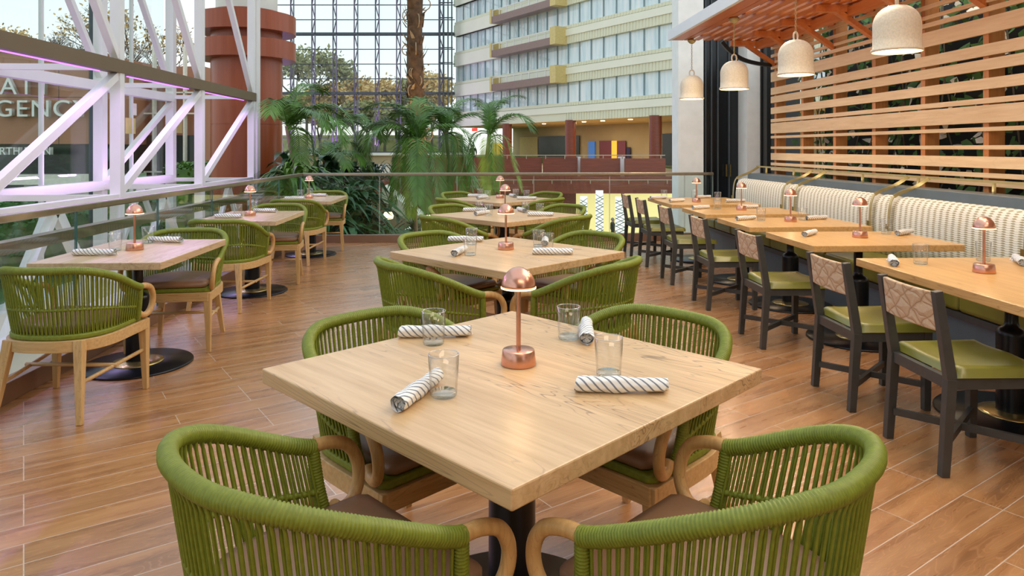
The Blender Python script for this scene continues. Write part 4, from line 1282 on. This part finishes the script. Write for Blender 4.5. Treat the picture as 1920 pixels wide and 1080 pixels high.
# ================================================================ PLANTS
def frond_mesh(L, droop, leaf, n=52, rnd=None, mat='frond', wide=0.023, lift=0.9, early=False):
    """one pinnate frond starting at the origin, heading +x and arching over"""
    rnd = rnd or random.Random(1)
    b = MB(); pts = []
    p = Vector((0,0,0)); el = lift
    for i in range(n+1):
        pts.append(p.copy())
        el = max(-1.5, el-droop/n*((3.0 if i < 0.34*n else 0.0) if early else (0.4+1.2*i/n)))
        p = p + Vector((math.cos(el), 0, math.sin(el)))*L/n
    b.tube(pts, [0.014*(1-0.85*i/n)+0.0015 for i in range(n+1)], 5)
    for i in range(4, n+1):
        t = i/n
        T = (pts[i]-pts[i-1]).normalized()
        U = Vector((-T.z, 0, T.x))
        ll = leaf*(math.sin(PI*(0.12+0.83*t))**0.6)*rnd.uniform(0.9, 1.08)
        for s in (-1, 1):
            d = (T*(0.55+0.5*t)+Vector((0, s, 0))*0.95+U*rnd.uniform(0.0, 0.28)).normalized()
            side = T.cross(d).cross(d).normalized()
            w = wide*(0.9+0.2*rnd.random())
            a = pts[i]; m = a+d*ll*0.45; e_ = a+d*ll+Vector((0,0,-0.38*ll*(0.7+0.5*rnd.random())))
            m = m+Vector((0,0,-0.03*ll))
            b.add([a-side*w*0.35, a+side*w*0.35, m+side*w*0.6, e_, m-side*w*0.6], [(0,1,2,4), (4,2,3)], True)
    me = b.mesh('frond'); me.materials.append(M[mat])
    return me
def add_obj(name, me, parent, loc, rot):
    o = bpy.data.objects.new(name, me); col.objects.link(o); o.parent = parent
    o.location = loc; o.rotation_euler = rot; return o
rp = random.Random(11)
FM = [frond_mesh(1.35, 2.3, 0.42, rnd=rp, lift=1.1), frond_mesh(1.6, 2.6, 0.46, rnd=rp, lift=0.8), frond_mesh(1.9, 2.2, 0.36, rnd=rp, mat='frond_light', lift=0.75, early=True, wide=0.020), frond_mesh(1.8, 2.0, 0.34, rnd=rp, lift=0.6, early=True, wide=0.020), frond_mesh(1.7, 2.0, 0.45, rnd=rp, lift=1.25)]
def palm(x, y, d, zb, scale, fr, label, trunk_r=0.05, seed=1):
    c = PD(x, y, d); rn = random.Random(seed)
    r = empty('arching_palm', (c.x, c.y, zb), label=label, cat='palm')
    h = c.z-zb
    tp = [(0.10*math.sin(i/8*2.5+seed), 0.06*math.sin(i/8*2), h*i/8) for i in range(9)]
    tp[-1] = (0, 0, h)
    MB().tube(tp, [trunk_r*(1.2-0.4*i/8) for i in range(9)], 10).build('trunk', M['trunk_thin'], r)
    for az, k, el in fr:
        o = add_obj('frond', FM[k], r, (0, 0, h-rn.uniform(0, 0.12)), (0, -R(el), R(az)))
        o.scale = (scale,)*3
    return r
# azimuth 0 points right, 90 away from us; k picks the frond, el tips it up
palm(783, 262, 15.0, -3.6, 1.0, [(262, 2, 0), (290, 3, 4), (235, 3, 8), (205, 3, 2), (320, 3, 6), (180, 1, 14), (160, 4, 6), (130, 0, 20), (60, 0, 20), (215, 1, 4), (345, 1, 6), (20, 0, 22), (195, 0, 30), (275, 3, 14), (250, 3, -8), (90, 4, 20)],
     'big arching palm in front of the tall shaggy trunk, with a pale hanging frond', seed=2)
palm(835, 246, 15.8, -3.6, 0.92, [(10, 1, 18), (-22, 3, 6), (40, 4, 10), (310, 3, 4), (280, 3, -2), (120, 0, 25), (165, 0, 24), (75, 0, 15), (350, 0, 4), (220, 1, 5), (330, 3, 14)],
     'second arching palm just right of the tall shaggy trunk, over the railing', seed=5)
palm(918, 250, 13.6, -3.6, 0.74, [(4, 1, 18), (-18, 2, 12), (50, 0, 42), (120, 0, 45), (182, 3, 10), (205, 3, 2), (262, 2, -4), (290, 3, -2), (330, 1, 22), (20, 4, 20)],
     'small arching palm standing before the mahogany parapets', seed=8)
palm(690, 246, 15.5, -3.6, 0.7, [(0, 0, 0), (45, 1, 5), (130, 0, 10), (180, 0, 4), (230, 3, 0), (300, 1, 0), (270, 3, 0), (200, 1, 5)],
     'slim palm left of the big arching palm, against the gridded window', seed=9)
palm(538, 236, 13.0, -3.6, 1.0, [(4, 1, 12), (-20, 1, 0), (35, 0, 0), (70, 4, 5), (100, 0, 0), (-50, 3, 5), (-90, 0, 0), (-35, 0, -10), (15, 3, 0)],
     'leaning palm growing beside the copper column, fronds reaching right', seed=12)
palm(610, 300, 14.5, -3.6, 0.8, [(0, 1, 0), (40, 0, 0), (90, 0, 10), (140, 1, 0), (180, 0, 0), (220, 1, -10), (270, 3, 0), (310, 0, -15), (340, 0, -10)],
     'low palm in the planting between the copper column and the gridded window', seed=15)

# tall shaggy trunk
tc_ = PD(785, 278, 19.0)
tt = empty('tall_palm_trunk', (tc_.x, tc_.y, -3.6), label='tall shaggy brown palm trunk with peeling boots rising out of view', cat='palm trunk')
rnd = random.Random(3)
pts = [(0.08*math.sin(i*0.35)-0.02*i*0.1, 0, i*0.6) for i in range(20)]
MB().tube(pts, [0.24-0.002*i+0.012*math.sin(i*1.7) for i in range(20)], 20).build('trunk', M['trunk'], tt)
b = MB(); b2 = MB()
for i in range(230):
    z = 1.5+rnd.random()*9.5; a = rnd.random()*2*PI
    x0 = 0.08*math.sin(z/0.6*0.35)-0.003*z
    n = Vector((math.cos(a), math.sin(a), 0)); tn = Vector((-math.sin(a), math.cos(a), 0))
    base = Vector((x0, 0, z))+n*0.225
    L = rnd.uniform(0.14, 0.34); w = rnd.uniform(0.03, 0.07); out = rnd.uniform(0.02, 0.10); tw = rnd.uniform(-0.15, 0.15)
    tgt = b if rnd.random() < 0.6 else b2
    v = [base-tn*w, base+tn*w, base+n*out+tn*(w*0.7+tw*0.5)+Vector((0,0,L*0.6)), base+n*out-tn*(w*0.7-tw*0.5)+Vector((0,0,L*0.6)), base+n*out*1.5+tn*tw+Vector((0,0,L)), base+n*(0.02)-tn*w*0.4+Vector((0,0,L*0.3))]
    tgt.add(v, [(0,1,2,3), (3,2,4), (0,3,5)])
for i in range(34):
    z = 3.5+rnd.random()*7; a = rnd.random()*2*PI; x0 = 0.08*math.sin(z/0.6*0.35)
    n = Vector((math.cos(a), math.sin(a), 0)); pts = []
    rr = rnd.uniform(0.10, 0.2)
    for j in range(8):
        q = j/7*PI*1.3
        pts.append(Vector((x0, 0, z))+n*(0.22+rr*math.sin(q))+Vector((0,0,rr*(1-math.cos(q))*(-1.0))))
    b2.tube(pts, 0.014, 4)
b.build('bark_boots', M['trunk'], tt, kind='stuff'); b2.build('curling_fibres', M['boot'], tt, kind='stuff')
area_light('trunk_uplight', (tc_.x+0.2, tc_.y-1.6, 1.2), 0.3, 35, (1.0, 0.62, 0.25), (R(150), 0, 0))

# leafy shrubs in the planting beyond the railing
def shrub_mesh(rnd, n=70, L=0.7, w=0.035, mat='shrub'):
    b = MB()
    for i in range(n):
        a = rnd.random()*2*PI; el = rnd.uniform(0.2, 1.4); l = L*rnd.uniform(0.5, 1.1)
        p = Vector((0.12*math.cos(a)*rnd.random(), 0.12*math.sin(a)*rnd.random(), rnd.uniform(0, 0.35)))
        d = Vector((math.cos(a)*math.cos(el), math.sin(a)*math.cos(el), math.sin(el))); s = Vector((-math.sin(a), math.cos(a), 0))
        ww = w*rnd.uniform(0.6, 1.6); prev = None; N = 5
        vs = []
        for j in range(N+1):
            t = j/N
            q = p+d*l*t+Vector((0,0,-0.75*l*t*t))
            k = ww*math.sin(PI*(0.08+0.92*t))**0.8
            vs += [q-s*k, q+s*k]
        b.add(vs, [(2*j, 2*j+1, 2*j+3, 2*j+2) for j in range(N)], True)
    me = b.mesh('leaves'); me.materials.append(M[mat]); return me
rs_ = random.Random(21)
SM = [shrub_mesh(rs_), shrub_mesh(rs_, 90, 0.9, 0.02), shrub_mesh(rs_, 60, 0.6, 0.06), shrub_mesh(rs_, 80, 0.8, 0.03, 'frond')]
places = []
for (x, y, d, s, k, lab) in (
    (548, 296, 13.2, 1.5, 0, 'top of the bank beside the copper column'), (585, 305, 14.0, 1.5, 1, 'upper bank right of the copper column'), (625, 300, 14.6, 1.5, 0, 'upper bank below the gridded window'),
    (662, 308, 15.0, 1.4, 2, 'upper bank in the middle of the planting'), (700, 306, 15.4, 1.2, 1, 'right end of the upper bank'), (560, 345, 12.6, 1.5, 2, 'behind the far lamp of the left row'),
    (600, 350, 12.8, 1.6, 0, 'just behind the railing glass, left part'), (640, 352, 13.2, 1.6, 1, 'just behind the railing glass, middle part'), (676, 348, 13.8, 1.4, 0, 'just behind the railing glass, right part'),
    (610, 395, 12.4, 1.5, 1, 'lower bank behind the left corner panel'), (650, 400, 12.8, 1.5, 2, 'lower bank left of the joint in the glass'), (690, 398, 13.4, 1.3, 0, 'lower bank right of the joint in the glass'),
    (668, 430, 12.6, 1.3, 0, 'lowest planting behind the rail base, left part'), (720, 428, 14.0, 0.9, 3, 'lowest planting behind the rail base, middle part'), (545, 318, 11.9, 1.0, 3, 'nearest bank shrub by the copper column'),
    (570, 322, 12.3, 1.2, 3, 'bright green one beside the bank edge'), (775, 412, 17.0, 0.9, 3, 'small planter below the big palm'), (752, 372, 20, 1.2, 2, 'dark purple-green one left of the hanging fronds')):
    p = PD(x, y, d)
    o = add_obj('leafy_shrub', SM[k], None, (p.x, p.y, p.z-0.45*s), (0, 0, rs_.random()*6))
    o.scale = (s, s, s)
    tag(o, 'dark green leafy shrub, ' + lab, 'shrub', 'shrubs beyond the far railing')
# planted bank that carries them
b = MB()
a0 = P(-5.8, 11.6); a1 = P(-2.2, 12.3); a2 = P(-2.0, 16.5); a3 = P(-6.5, 15.5)
lo = [a0, a1, a2, a3]
b.add([(q.x, q.y, -3.6) for q in lo]+[(a0.x, a0.y, -0.4), (a1.x, a1.y, -1.7), (a2.x, a2.y, -0.6), (a3.x, a3.y, 0.5)], [(0,1,5,4), (1,2,6,5), (2,3,7,6), (3,0,4,7), (4,5,6,7)])
b.build('planted_bank', M['shrub'], kind='structure')
# pale planters and stair side in the lower atrium
cam_box(744, 868, 19.5, 3.0, -3.6, -0.55-0.45).build('pale_planter', M['facade'], label='long pale planter wall in the lower atrium below the palms', cat='planter')
b = MB(); p0, p1 = PD(716, 350, 17), PD(790, 408, 17); w = Vector((0.0, 1.2, 0))
b.add([p0, p1, p1+w, p0+w, p0-Vector((0,0,0.35)), p1-Vector((0,0,0.35)), p1+w-Vector((0,0,0.35)), p0+w-Vector((0,0,0.35))], [(0,1,2,3), (4,7,6,5), (0,4,5,1), (1,5,6,2), (2,6,7,3), (3,7,4,0)])
b.build('sloping_stair_side', M['facade'], label='pale sloping stair side seen through the glass behind the shrubs', cat='stair')
for (x0, x1, yy, d, lab) in ((714, 742, 402, 15.5, 'left of the hanging fronds'), (800, 812, 408, 15.0, 'right of the hanging fronds')):
    p = PD((x0+x1)/2, yy, d)
    MB().lathe([(0.0,0.0),(0.10,0.0),(0.12,0.07),(0.08,0.15),(0.0,0.16)], 20).build('glowing_lantern', M['downlight'] if False else M['lamp_rim'], label='small warm glowing lantern in the lower atrium, ' + lab, cat='lantern').location = (p.x, p.y, p.z-0.1)

# bare and autumn trees outside
def tree(loc, H, seed, mat_leaf, leaves, label, spread=0.55, trunk=0.16, depth=5, group=None, size=0.12):
    rn = random.Random(seed); b = MB(); lf = MB()
    def grow(p, d, l, r_, k):
        q = p+d*l
        b.tube([p, p.lerp(q, 0.5)+Vector((rn.uniform(-1,1), rn.uniform(-1,1), 0))*l*0.05, q], [r_, r_*0.85, r_*0.7], 5 if k > 2 else 3, caps=False)
        if k <= 2 and leaves:
            for _ in range(leaves):
                c = q+Vector((rn.gauss(0,1), rn.gauss(0,1), rn.gauss(0,1)))*l*0.5
                u = Vector((rn.gauss(0,1), rn.gauss(0,1), rn.gauss(0,1))).normalized(); v = u.orthogonal().normalized()
                s = size*rn.uniform(0.6, 1.4)
                lf.add([c-u*s, c-v*s*0.6, c+u*s, c+v*s*0.6], [(0,1,2,3)])
        if k == 0: return
        for _ in range(3 if k > 1 else 4):
            a = rn.random()*2*PI
            nd = (d+Vector((math.cos(a), math.sin(a), rn.uniform(-0.1, 0.35)))*spread).normalized()
            grow(q, nd, l*rn.uniform(0.62, 0.82), r_*0.62, k-1)
    grow(Vector((0,0,0)), Vector((0,0,1)), H*0.27, trunk, depth)
    r = empty('outdoor_tree', loc, label=label, cat='tree', group=group)
    b.build('branches', M['branch'], r)
    if leaves: lf.build('foliage', M[mat_leaf], r)
    return r
def at_px(x, d, z): 
    p = PD(x, 278, d); return (p.x, p.y, z)
tree(at_px(120, 32, 0.5), 7.4, 3, 'autumn', 0, 'bare winter tree showing above the terracotta building, behind the first bay', 0.6, 0.14, 6)
tree(at_px(20, 34, 0.5), 7.5, 5, 'autumn', 2, 'sparse autumn tree at the left edge above the building', 0.55, 0.12, 6, size=0.09)
tree(at_px(265, 36, 0.5), 9.5, 8, 'autumn', 1, 'sparse brown tree between the upright posts left of the column', 0.55, 0.14, 6, size=0.08)
tree(at_px(205, 40, 0.5), 8.0, 9, 'autumn', 0, 'bare tree behind the second upright of the left glazing', 0.55, 0.12, 6)
for i, (x, d, H, m, lv, lab) in enumerate((
    (575, 76, 14.5, 'olive_leaf', 5, 'tall sparse tree at the left of the gridded window'),
    (640, 86, 11.0, 'autumn', 16, 'golden autumn tree behind the gridded window, beside the tall sparse tree'),
    (700, 84, 10.0, 'autumn', 18, 'golden autumn tree in the middle of the gridded window'),
    (748, 88, 10.5, 'olive_leaf', 16, 'olive brown tree behind the gridded window, just left of the palm trunk'),
    (810, 84, 10.5, 'autumn', 16, 'golden autumn tree right of the shaggy palm trunk'),
    (545, 88, 9.5, 'autumn', 14, 'autumn tree beside the copper column, behind the gridded window'),
    (670, 76, 6.5, 'olive_leaf', 16, 'low olive tree at the foot of the gridded window, left part'),
    (765, 76, 6.5, 'autumn', 16, 'low golden tree at the foot of the gridded window, right part'),
    (600, 76, 6.5, 'autumn', 16, 'low golden tree at the foot of the gridded window, left end'),
    (722, 74, 6.0, 'olive_leaf', 14, 'low olive tree at the foot of the gridded window, centre'))):
    tree(at_px(x, d, 0.5), H, 30+i, m, lv, lab, 0.62, 0.2, 5, 'trees beyond the gridded window', size=0.26)
cam_box(380, 900, 96, 0.5, -4, 3.2).build('hedge_bank', M['olive_leaf'], kind='structure')
MB().bb(-80, 60, 66.8, 140, -4, 0.6).build('ground_far', M['grass'], kind='structure')

# building with the white letters outside the left glazing
BD = 22.0
bd = empty('entrance_building', P(0, BD), YAW, label='terracotta clad entrance building outside with white letters on it', cat='building')
def bx0(x, d=BD): return (x-960)*d/FPX
def bz(y, d=BD): return EYE+(278-y)*d/FPX
MB().bb(bx0(-260), bx0(172), 0, 6, bz(270), bz(95)).build('clad_wall', M['ext_wall'], bd)
b = MB(); b.bb(bx0(-260), bx0(172), -0.008, 0.01, bz(183), bz(182)); b.bb(bx0(110), bx0(110.6), -0.008, 0.01, bz(270), bz(95)); b.bb(bx0(-260), bx0(176), -0.1, 0.2, bz(96), bz(93))
b.build('panel_joints', M['ext_dark'], bd)
MB().bb(bx0(-260), bx0(172), 0.5, 6, bz(330), bz(270)).build('dark_glazed_band', M['ext_dark'], bd)
MB().bb(bx0(-260), bx0(170), -0.5, 1.0, bz(345), bz(327)).build('white_canopy', M['ext_white'], bd)
b = MB()
for x0, x1 in ((-60, -40), (45, 60), (80, 95), (138, 170)): b.bb(bx0(x0), bx0(x1), 0.0, 0.3, bz(385), bz(345))
b.bb(bx0(-260), bx0(170), 0.32, 0.4, bz(385), bz(360))
b.build('white_door_frames', M['ext_white'], bd)
MB().bb(bx0(-260), bx0(170), 0.5, 0.6, bz(385), bz(345)).build('doors', M['ext_dark'], bd)
MB().bb(bx0(172), bx0(290), 3.5, 8, bz(385), bz(100)).build('rear_wing', M['ext_wall'], bd)
MB().bb(bx0(172), bx0(290), 3.3, 3.5, bz(370), bz(250)).build('rear_glazing', M['ext_dark'], bd)
b = MB()
for i in range(4): b.bb(bx0(190+i*33), bx0(194+i*33), 3.1, 3.3, bz(385), bz(60))
for z in (135, 160, 205, 330): b.bb(bx0(172), bx0(292), 3.1, 3.3, bz(z), bz(z-3))
b.build('white_frames', M['ext_white'], bd)
def letters(txt, x0, x1, yb, yt, label, bold=0.0):
    cu = bpy.data.curves.new('t', 'FONT'); cu.body = txt; cu.size = 1.0; cu.extrude = 0.05; cu.offset = bold; cu.space_character = 1.12
    o = bpy.data.objects.new('t', cu); col.objects.link(o)
    bpy.context.view_layer.update()
    me = bpy.data.meshes.new_from_object(o.evaluated_get(bpy.context.evaluated_depsgraph_get()))
    bpy.data.objects.remove(o)
    xs = [v.co.x for v in me.vertices]; ys = [v.co.y for v in me.vertices]
    d = BD-0.15
    sx = (bx0(x1, d)-bx0(x0, d))/(max(xs)-min(xs)); sy = (bz(yt, d)-bz(yb, d))/(max(ys)-min(ys))
    for v in me.vertices:
        x, y, z = v.co
        v.co = ((x-min(xs))*sx+bx0(x0, d), -z*1.4, (y-min(ys))*sy+bz(yb, d))
    me.materials.clear(); me.materials.append(M['letter'])
    r = bpy.data.objects.new('sign_lettering', me); col.objects.link(r)
    r.location = P(0, d); r.rotation_euler = (0, 0, YAW)
    tag(r, label, 'lettering')
letters('ATT', 2, 98, 177, 146, 'upper row of large white letters on the terracotta building')
letters('GENCY', -6, 168, 219, 188, 'lower row of large white letters on the terracotta building')
letters('RTH MAIN', 3, 97, 290, 276, 'small white street lettering on the dark band below the large letters', 0.012)

# hedges outside
def hedge(name, c, size, n, label, mat='hedge', rz=0.0, group=None, ls=0.05):
    rn = random.Random(int(abs(c[0]*31+c[1]*7))); b = MB()
    for i in range(n):
        u = [rn.uniform(-1, 1) for _ in range(3)]
        k = rn.choice((0, 1, 2, 2)); u[k] = math.copysign(rn.uniform(0.86, 1.05), u[k])
        if k == 2: u[2] = abs(u[2])
        p = Vector((u[0]*size[0]/2, u[1]*size[1]/2, (u[2]+1)*size[2]/2))
        a = Vector((rn.gauss(0,1), rn.gauss(0,1), rn.gauss(0,1))).normalized(); v = a.orthogonal().normalized(); s = ls*rn.uniform(0.6, 1.5)
        b.add([p-a*s, p-v*s*0.6, p+a*s, p+v*s*0.6], [(0,1,2,3)])
    b.bb(-size[0]/2*0.93, size[0]/2*0.93, -size[1]/2*0.93, size[1]/2*0.93, 0, size[2]*0.93)
    o = b.build(name, M[mat], label=label, cat='hedge', group=group)
    o.location = c; o.rotation_euler = (0, 0, rz)
    return o
hedge('clipped_hedge', (-7.4, 7.0, -0.56), (1.4, 4.2, 0.95), 3600, 'clipped green hedge outside the left glazing, nearest one')
hedge('clipped_hedge', (-7.5, 11.6, -0.56), (1.4, 3.6, 0.9), 2800, 'clipped green hedge outside the left glazing behind the second bay')
hedge('clipped_hedge', (-10.5, 17.5, -0.56), (6.0, 1.2, 0.75), 3600, 'low green hedge in front of the terracotta building doors')
p = PD(440, 330, 17); hedge('clipped_hedge', (p.x, p.y, -0.56), (2.5, 2.0, 1.6), 2600, 'green bush behind the copper column base', 'frond')
for (x, y, lab) in ((76, 442, 'left'), (98, 448, 'right')):
    k = (x-960)/FPX; d = -6.66/(k*CS-SN); q = P(k*d, d, EYE+(278-y)*d/FPX)
    MB().lathe([(0,0),(0.05,0.03),(0.07,0.08),(0.0,0.1)], 10).build('red_flower', M['exit_red'] if False else plain('pink_red_petals_'+lab, S(224,96,92), 0.6), label='small red flower head against the hedge outside, %s one' % lab, cat='flower').location = q

# climbing plants behind the slatted wall
def ivy(y, label, seed, white=0.25):
    rn = random.Random(seed); b = MB(); w = MB(); st = MB()
    r = empty('climbing_plant', (4.72, y, 0.0), label=label, cat='climbing plant', group='climbing plants behind the slats')
    for s in range(3):
        y0 = rn.uniform(-0.3, 0.3); st.tube([(rn.uniform(-0.1, 0.1), y0+rn.uniform(-0.08, 0.08), z*0.45) for z in range(8)], 0.008, 5)
    for i in range(300):
        z = rn.uniform(0.9, 3.1); p = Vector((rn.uniform(-0.2, 0.2), rn.uniform(-0.4, 0.4), z))
        if rn.random() < 0.35: continue
        a = Vector((rn.uniform(-0.6, 0.2), rn.gauss(0,1), rn.gauss(0,0.7))).normalized(); n = Vector((-1, rn.uniform(-0.5,0.5), rn.uniform(-0.2,0.8))).normalized()
        v = n.cross(a).normalized(); s = rn.uniform(0.035, 0.07)
        tgt = w if rn.random() < white*0.35 else b  # some leaves are coloured white at random
        tgt.add([p-a*s, p-v*s*0.8-a*s*0.3, p-v*s*0.5+a*s*0.5, p+a*s*1.3, p+v*s*0.5+a*s*0.5, p+v*s*0.8-a*s*0.3], [(0,1,2,3,4,5)])
    b.build('leaves', M['hedge'], r); w.build('pale_leaves', M['ext_white'], r, label='bleached pale leaves'); st.build('stems', M['branch'], r)
names_ = ['far end of the wall', 'second bay from the far end', 'third bay from the far end', 'behind the nearest pendant', 'right of the nearest pendant', 'second bay from the right edge', 'at the right frame edge']
for i in range(7):
    ivy(9.6-0.832*i-0.1, 'dark green climbing plant behind the cedar slats, ' + names_[i], 50+i, 1.0 if i in (3,) else 0.35)

# ================================================================ PEOPLE
def person(name, loc, rz, pose, mats, label, H=1.75):
    r = empty(name, loc, rz, label=label, cat='person')
    me = bpy.data.meshes.new('body')
    h = H
    if pose == 'stand':
        J = {'hip': (0,0,.53), 'waist': (0,0,.62), 'chest': (0,0.01,.74), 'neck': (0,0,.835), 'head': (0,-.005,.875), 'top': (0,-.005,.955),
             'shl': (-.10,0,.80), 'ell': (-.13,.01,.63), 'hal': (-.11,-.06,.49), 'shr': (.10,0,.80), 'elr': (.13,.01,.63), 'har': (.11,-.06,.49),
             'hpl': (-.05,0,.51), 'knl': (-.055,-.01,.28), 'anl': (-.06,.01,.04), 'tol': (-.065,-.08,.015), 'hpr': (.05,0,.51), 'knr': (.055,-.01,.28), 'anr': (.06,.01,.04), 'tor': (.065,-.08,.015)}
    else:
        J = {'hip': (0,.05,.26), 'waist': (0,.02,.33), 'chest': (0,-.03,.45), 'neck': (0,-.06,.54), 'head': (0,-.08,.58), 'top': (0,-.09,.66),
             'shl': (-.10,-.04,.51), 'ell': (-.13,-.10,.37), 'hal': (-.07,-.22,.34), 'shr': (.10,-.04,.51), 'elr': (.13,-.10,.37), 'har': (.07,-.22,.34),
             'hpl': (-.05,.03,.25), 'knl': (-.08,-.22,.27), 'anl': (-.08,-.22,.04), 'tol': (-.085,-.31,.015), 'hpr': (.05,.03,.25), 'knr': (.08,-.22,.27), 'anr': (.08,-.22,.04), 'tor': (.085,-.31,.015)}
    rad = {'hip': .075, 'waist': .068, 'chest': .082, 'neck': .033, 'head': .045, 'top': .035, 'shl': .04, 'ell': .026, 'hal': .02, 'shr': .04, 'elr': .026, 'har': .02,
           'hpl': .055, 'knl': .036, 'anl': .025, 'tol': .02, 'hpr': .055, 'knr': .036, 'anr': .025, 'tor': .02}
    keys = list(J); idx = {k: i for i, k in enumerate(keys)}
    E = [('hip','waist'),('waist','chest'),('chest','neck'),('neck','head'),('head','top'),('chest','shl'),('shl','ell'),('ell','hal'),('chest','shr'),('shr','elr'),('elr','har'),
         ('hip','hpl'),('hpl','knl'),('knl','anl'),('anl','tol'),('hip','hpr'),('hpr','knr'),('knr','anr'),('anr','tor')]
    me.from_pydata([tuple(c*h for c in J[k]) for k in keys], [(idx[a], idx[b]) for a, b in E], [])
    o = bpy.data.objects.new('body', me); col.objects.link(o); o.parent = r
    sk = o.modifiers.new('skin', 'SKIN')
    for k in keys:
        v = me.skin_vertices[0].data[idx[k]]; v.radius = (rad[k]*h, rad[k]*h*(0.75 if k in ('chest','waist','hip') else 1)); v.use_root = (k == 'hip')
    o.modifiers.new('sub', 'SUBSURF').levels = 1
    o.modifiers['sub'].render_levels = 1
    dg = bpy.context.evaluated_depsgraph_get(); bpy.context.view_layer.update()
    m2 = bpy.data.meshes.new_from_object(o.evaluated_get(dg))
    o.modifiers.clear(); o.data = m2
    m2.materials.clear()
    for m in mats: m2.materials.append(m)       # 0 skin, 1 top, 2 trousers
    nz = J['neck'][2]*h; hz = J['hip'][2]*h; hy = J['hip'][1]
    for p_ in m2.polygons:
        p_.use_smooth = True; c = p_.center
        if c.z > nz-0.01: p_.material_index = 0
        elif pose == 'stand': p_.material_index = 2 if c.z < hz and abs(c.x) < .1*h else (0 if c.z < .6*h and abs(c.x) > .085*h else 1)
        else: p_.material_index = 2 if c.z < .30*h and not (abs(c.x) > .09*h and c.z > .3*h) else 1
    tx, ty_, tz = [c*h for c in J['head']]
    b = MB(); vs = []; fs = []
    for i in range(7):
        a = i/6*PI*0.62
        for k in range(12):
            q = 2*PI*k/12
            vs.append((tx+0.088*math.sin(a)*math.cos(q), ty_+0.012+0.096*math.sin(a)*math.sin(q)+(0.02 if math.sin(q) < 0 else 0), tz+0.045+0.098*math.cos(a)))
    for i in range(6):
        for k in range(12):
            l = (k+1) % 12; fs.append((i*12+k, i*12+l, (i+1)*12+l, (i+1)*12+k))
    b.add(vs, fs, True).build('hair', mats[3], r)
    b = MB()
    for s in (-1, 1): b.cyl((tx+s*0.03, ty_-0.083, tz+0.045), 0.009, -0.008, 0.008, 8)
    b.bar((tx, ty_-0.082, tz+0.045), (tx, ty_-0.10, tz+0.01), 0.018, 0.02)
    b.bb(tx-0.028, tx+0.028, ty_-0.088, ty_-0.080, tz-0.022, tz-0.014)
    b.build('face_features', mats[0], r)
    return r
shirt_d = plain('dark_charcoal_shirt', S(66,70,64), 0.8); trous = plain('dark_trousers', S(30,34,42), 0.8); grey_hair = plain('grey_hair', S(150,146,138), 0.8)
black_c = plain('black_coat', S(18,20,24), 0.7); dark_hair = plain('dark_hair', S(26,20,18), 0.7); teal = plain('teal_top', S(96,168,150), 0.7); navy = plain('navy_jacket', S(44,58,86), 0.7)
q = PD(1149, 278, 34); person('person', (q.x, q.y, -3.6), YAW+R(100), 'stand', [M['skin'], shirt_d, trous, grey_hair], 'standing person with grey hair and dark shirt beside the right lattice screen', 1.75)
q = PD(887, 278, 47); person('person', (q.x, q.y, 0.0), YAW+PI, 'stand', [M['skin'], black_c, black_c, dark_hair], 'standing person in black before the bright lobby doorway', 1.75)
q = PD(797, 278, 22); person('person', (q.x, q.y, -2.2), YAW+R(-60), 'sit', [M['skin'], navy, teal, dark_hair], 'seated person in navy and teal in the lower atrium beyond the rail', 1.7)
q = PD(1105, 278, 34); person('person', (q.x, q.y, -3.6), YAW+R(30), 'sit', [M['skin'], black_c, black_c, dark_hair], 'seated person in black between the left and middle lattice screens', 1.7)
q = PD(797, 278, 22)
sb = empty('lounge_bench', (q.x, q.y+0.15, -3.6), YAW, label='pale bench in the lower atrium under the seated person in navy', cat='bench')
MB().bb(-0.8, 0.8, -0.1, 0.5, 1.30, 1.72).build('seat', M['facade'], sb); MB().bb(-0.7, 0.7, 0.0, 0.4, 0, 1.30).build('base', M['facade'], sb)
q = PD(1105, 278, 34)
sb = empty('lounge_bench', (q.x, q.y+0.15, -3.6), YAW, label='dark bench in the lower lobby under the seated person in black', cat='bench')
MB().bb(-0.5, 0.5, -0.1, 0.5, 0.25, 0.36).build('seat', M['dark_frame'], sb); MB().bb(-0.4, 0.4, 0.0, 0.4, 0, 0.25).build('base', M['dark_frame'], sb)
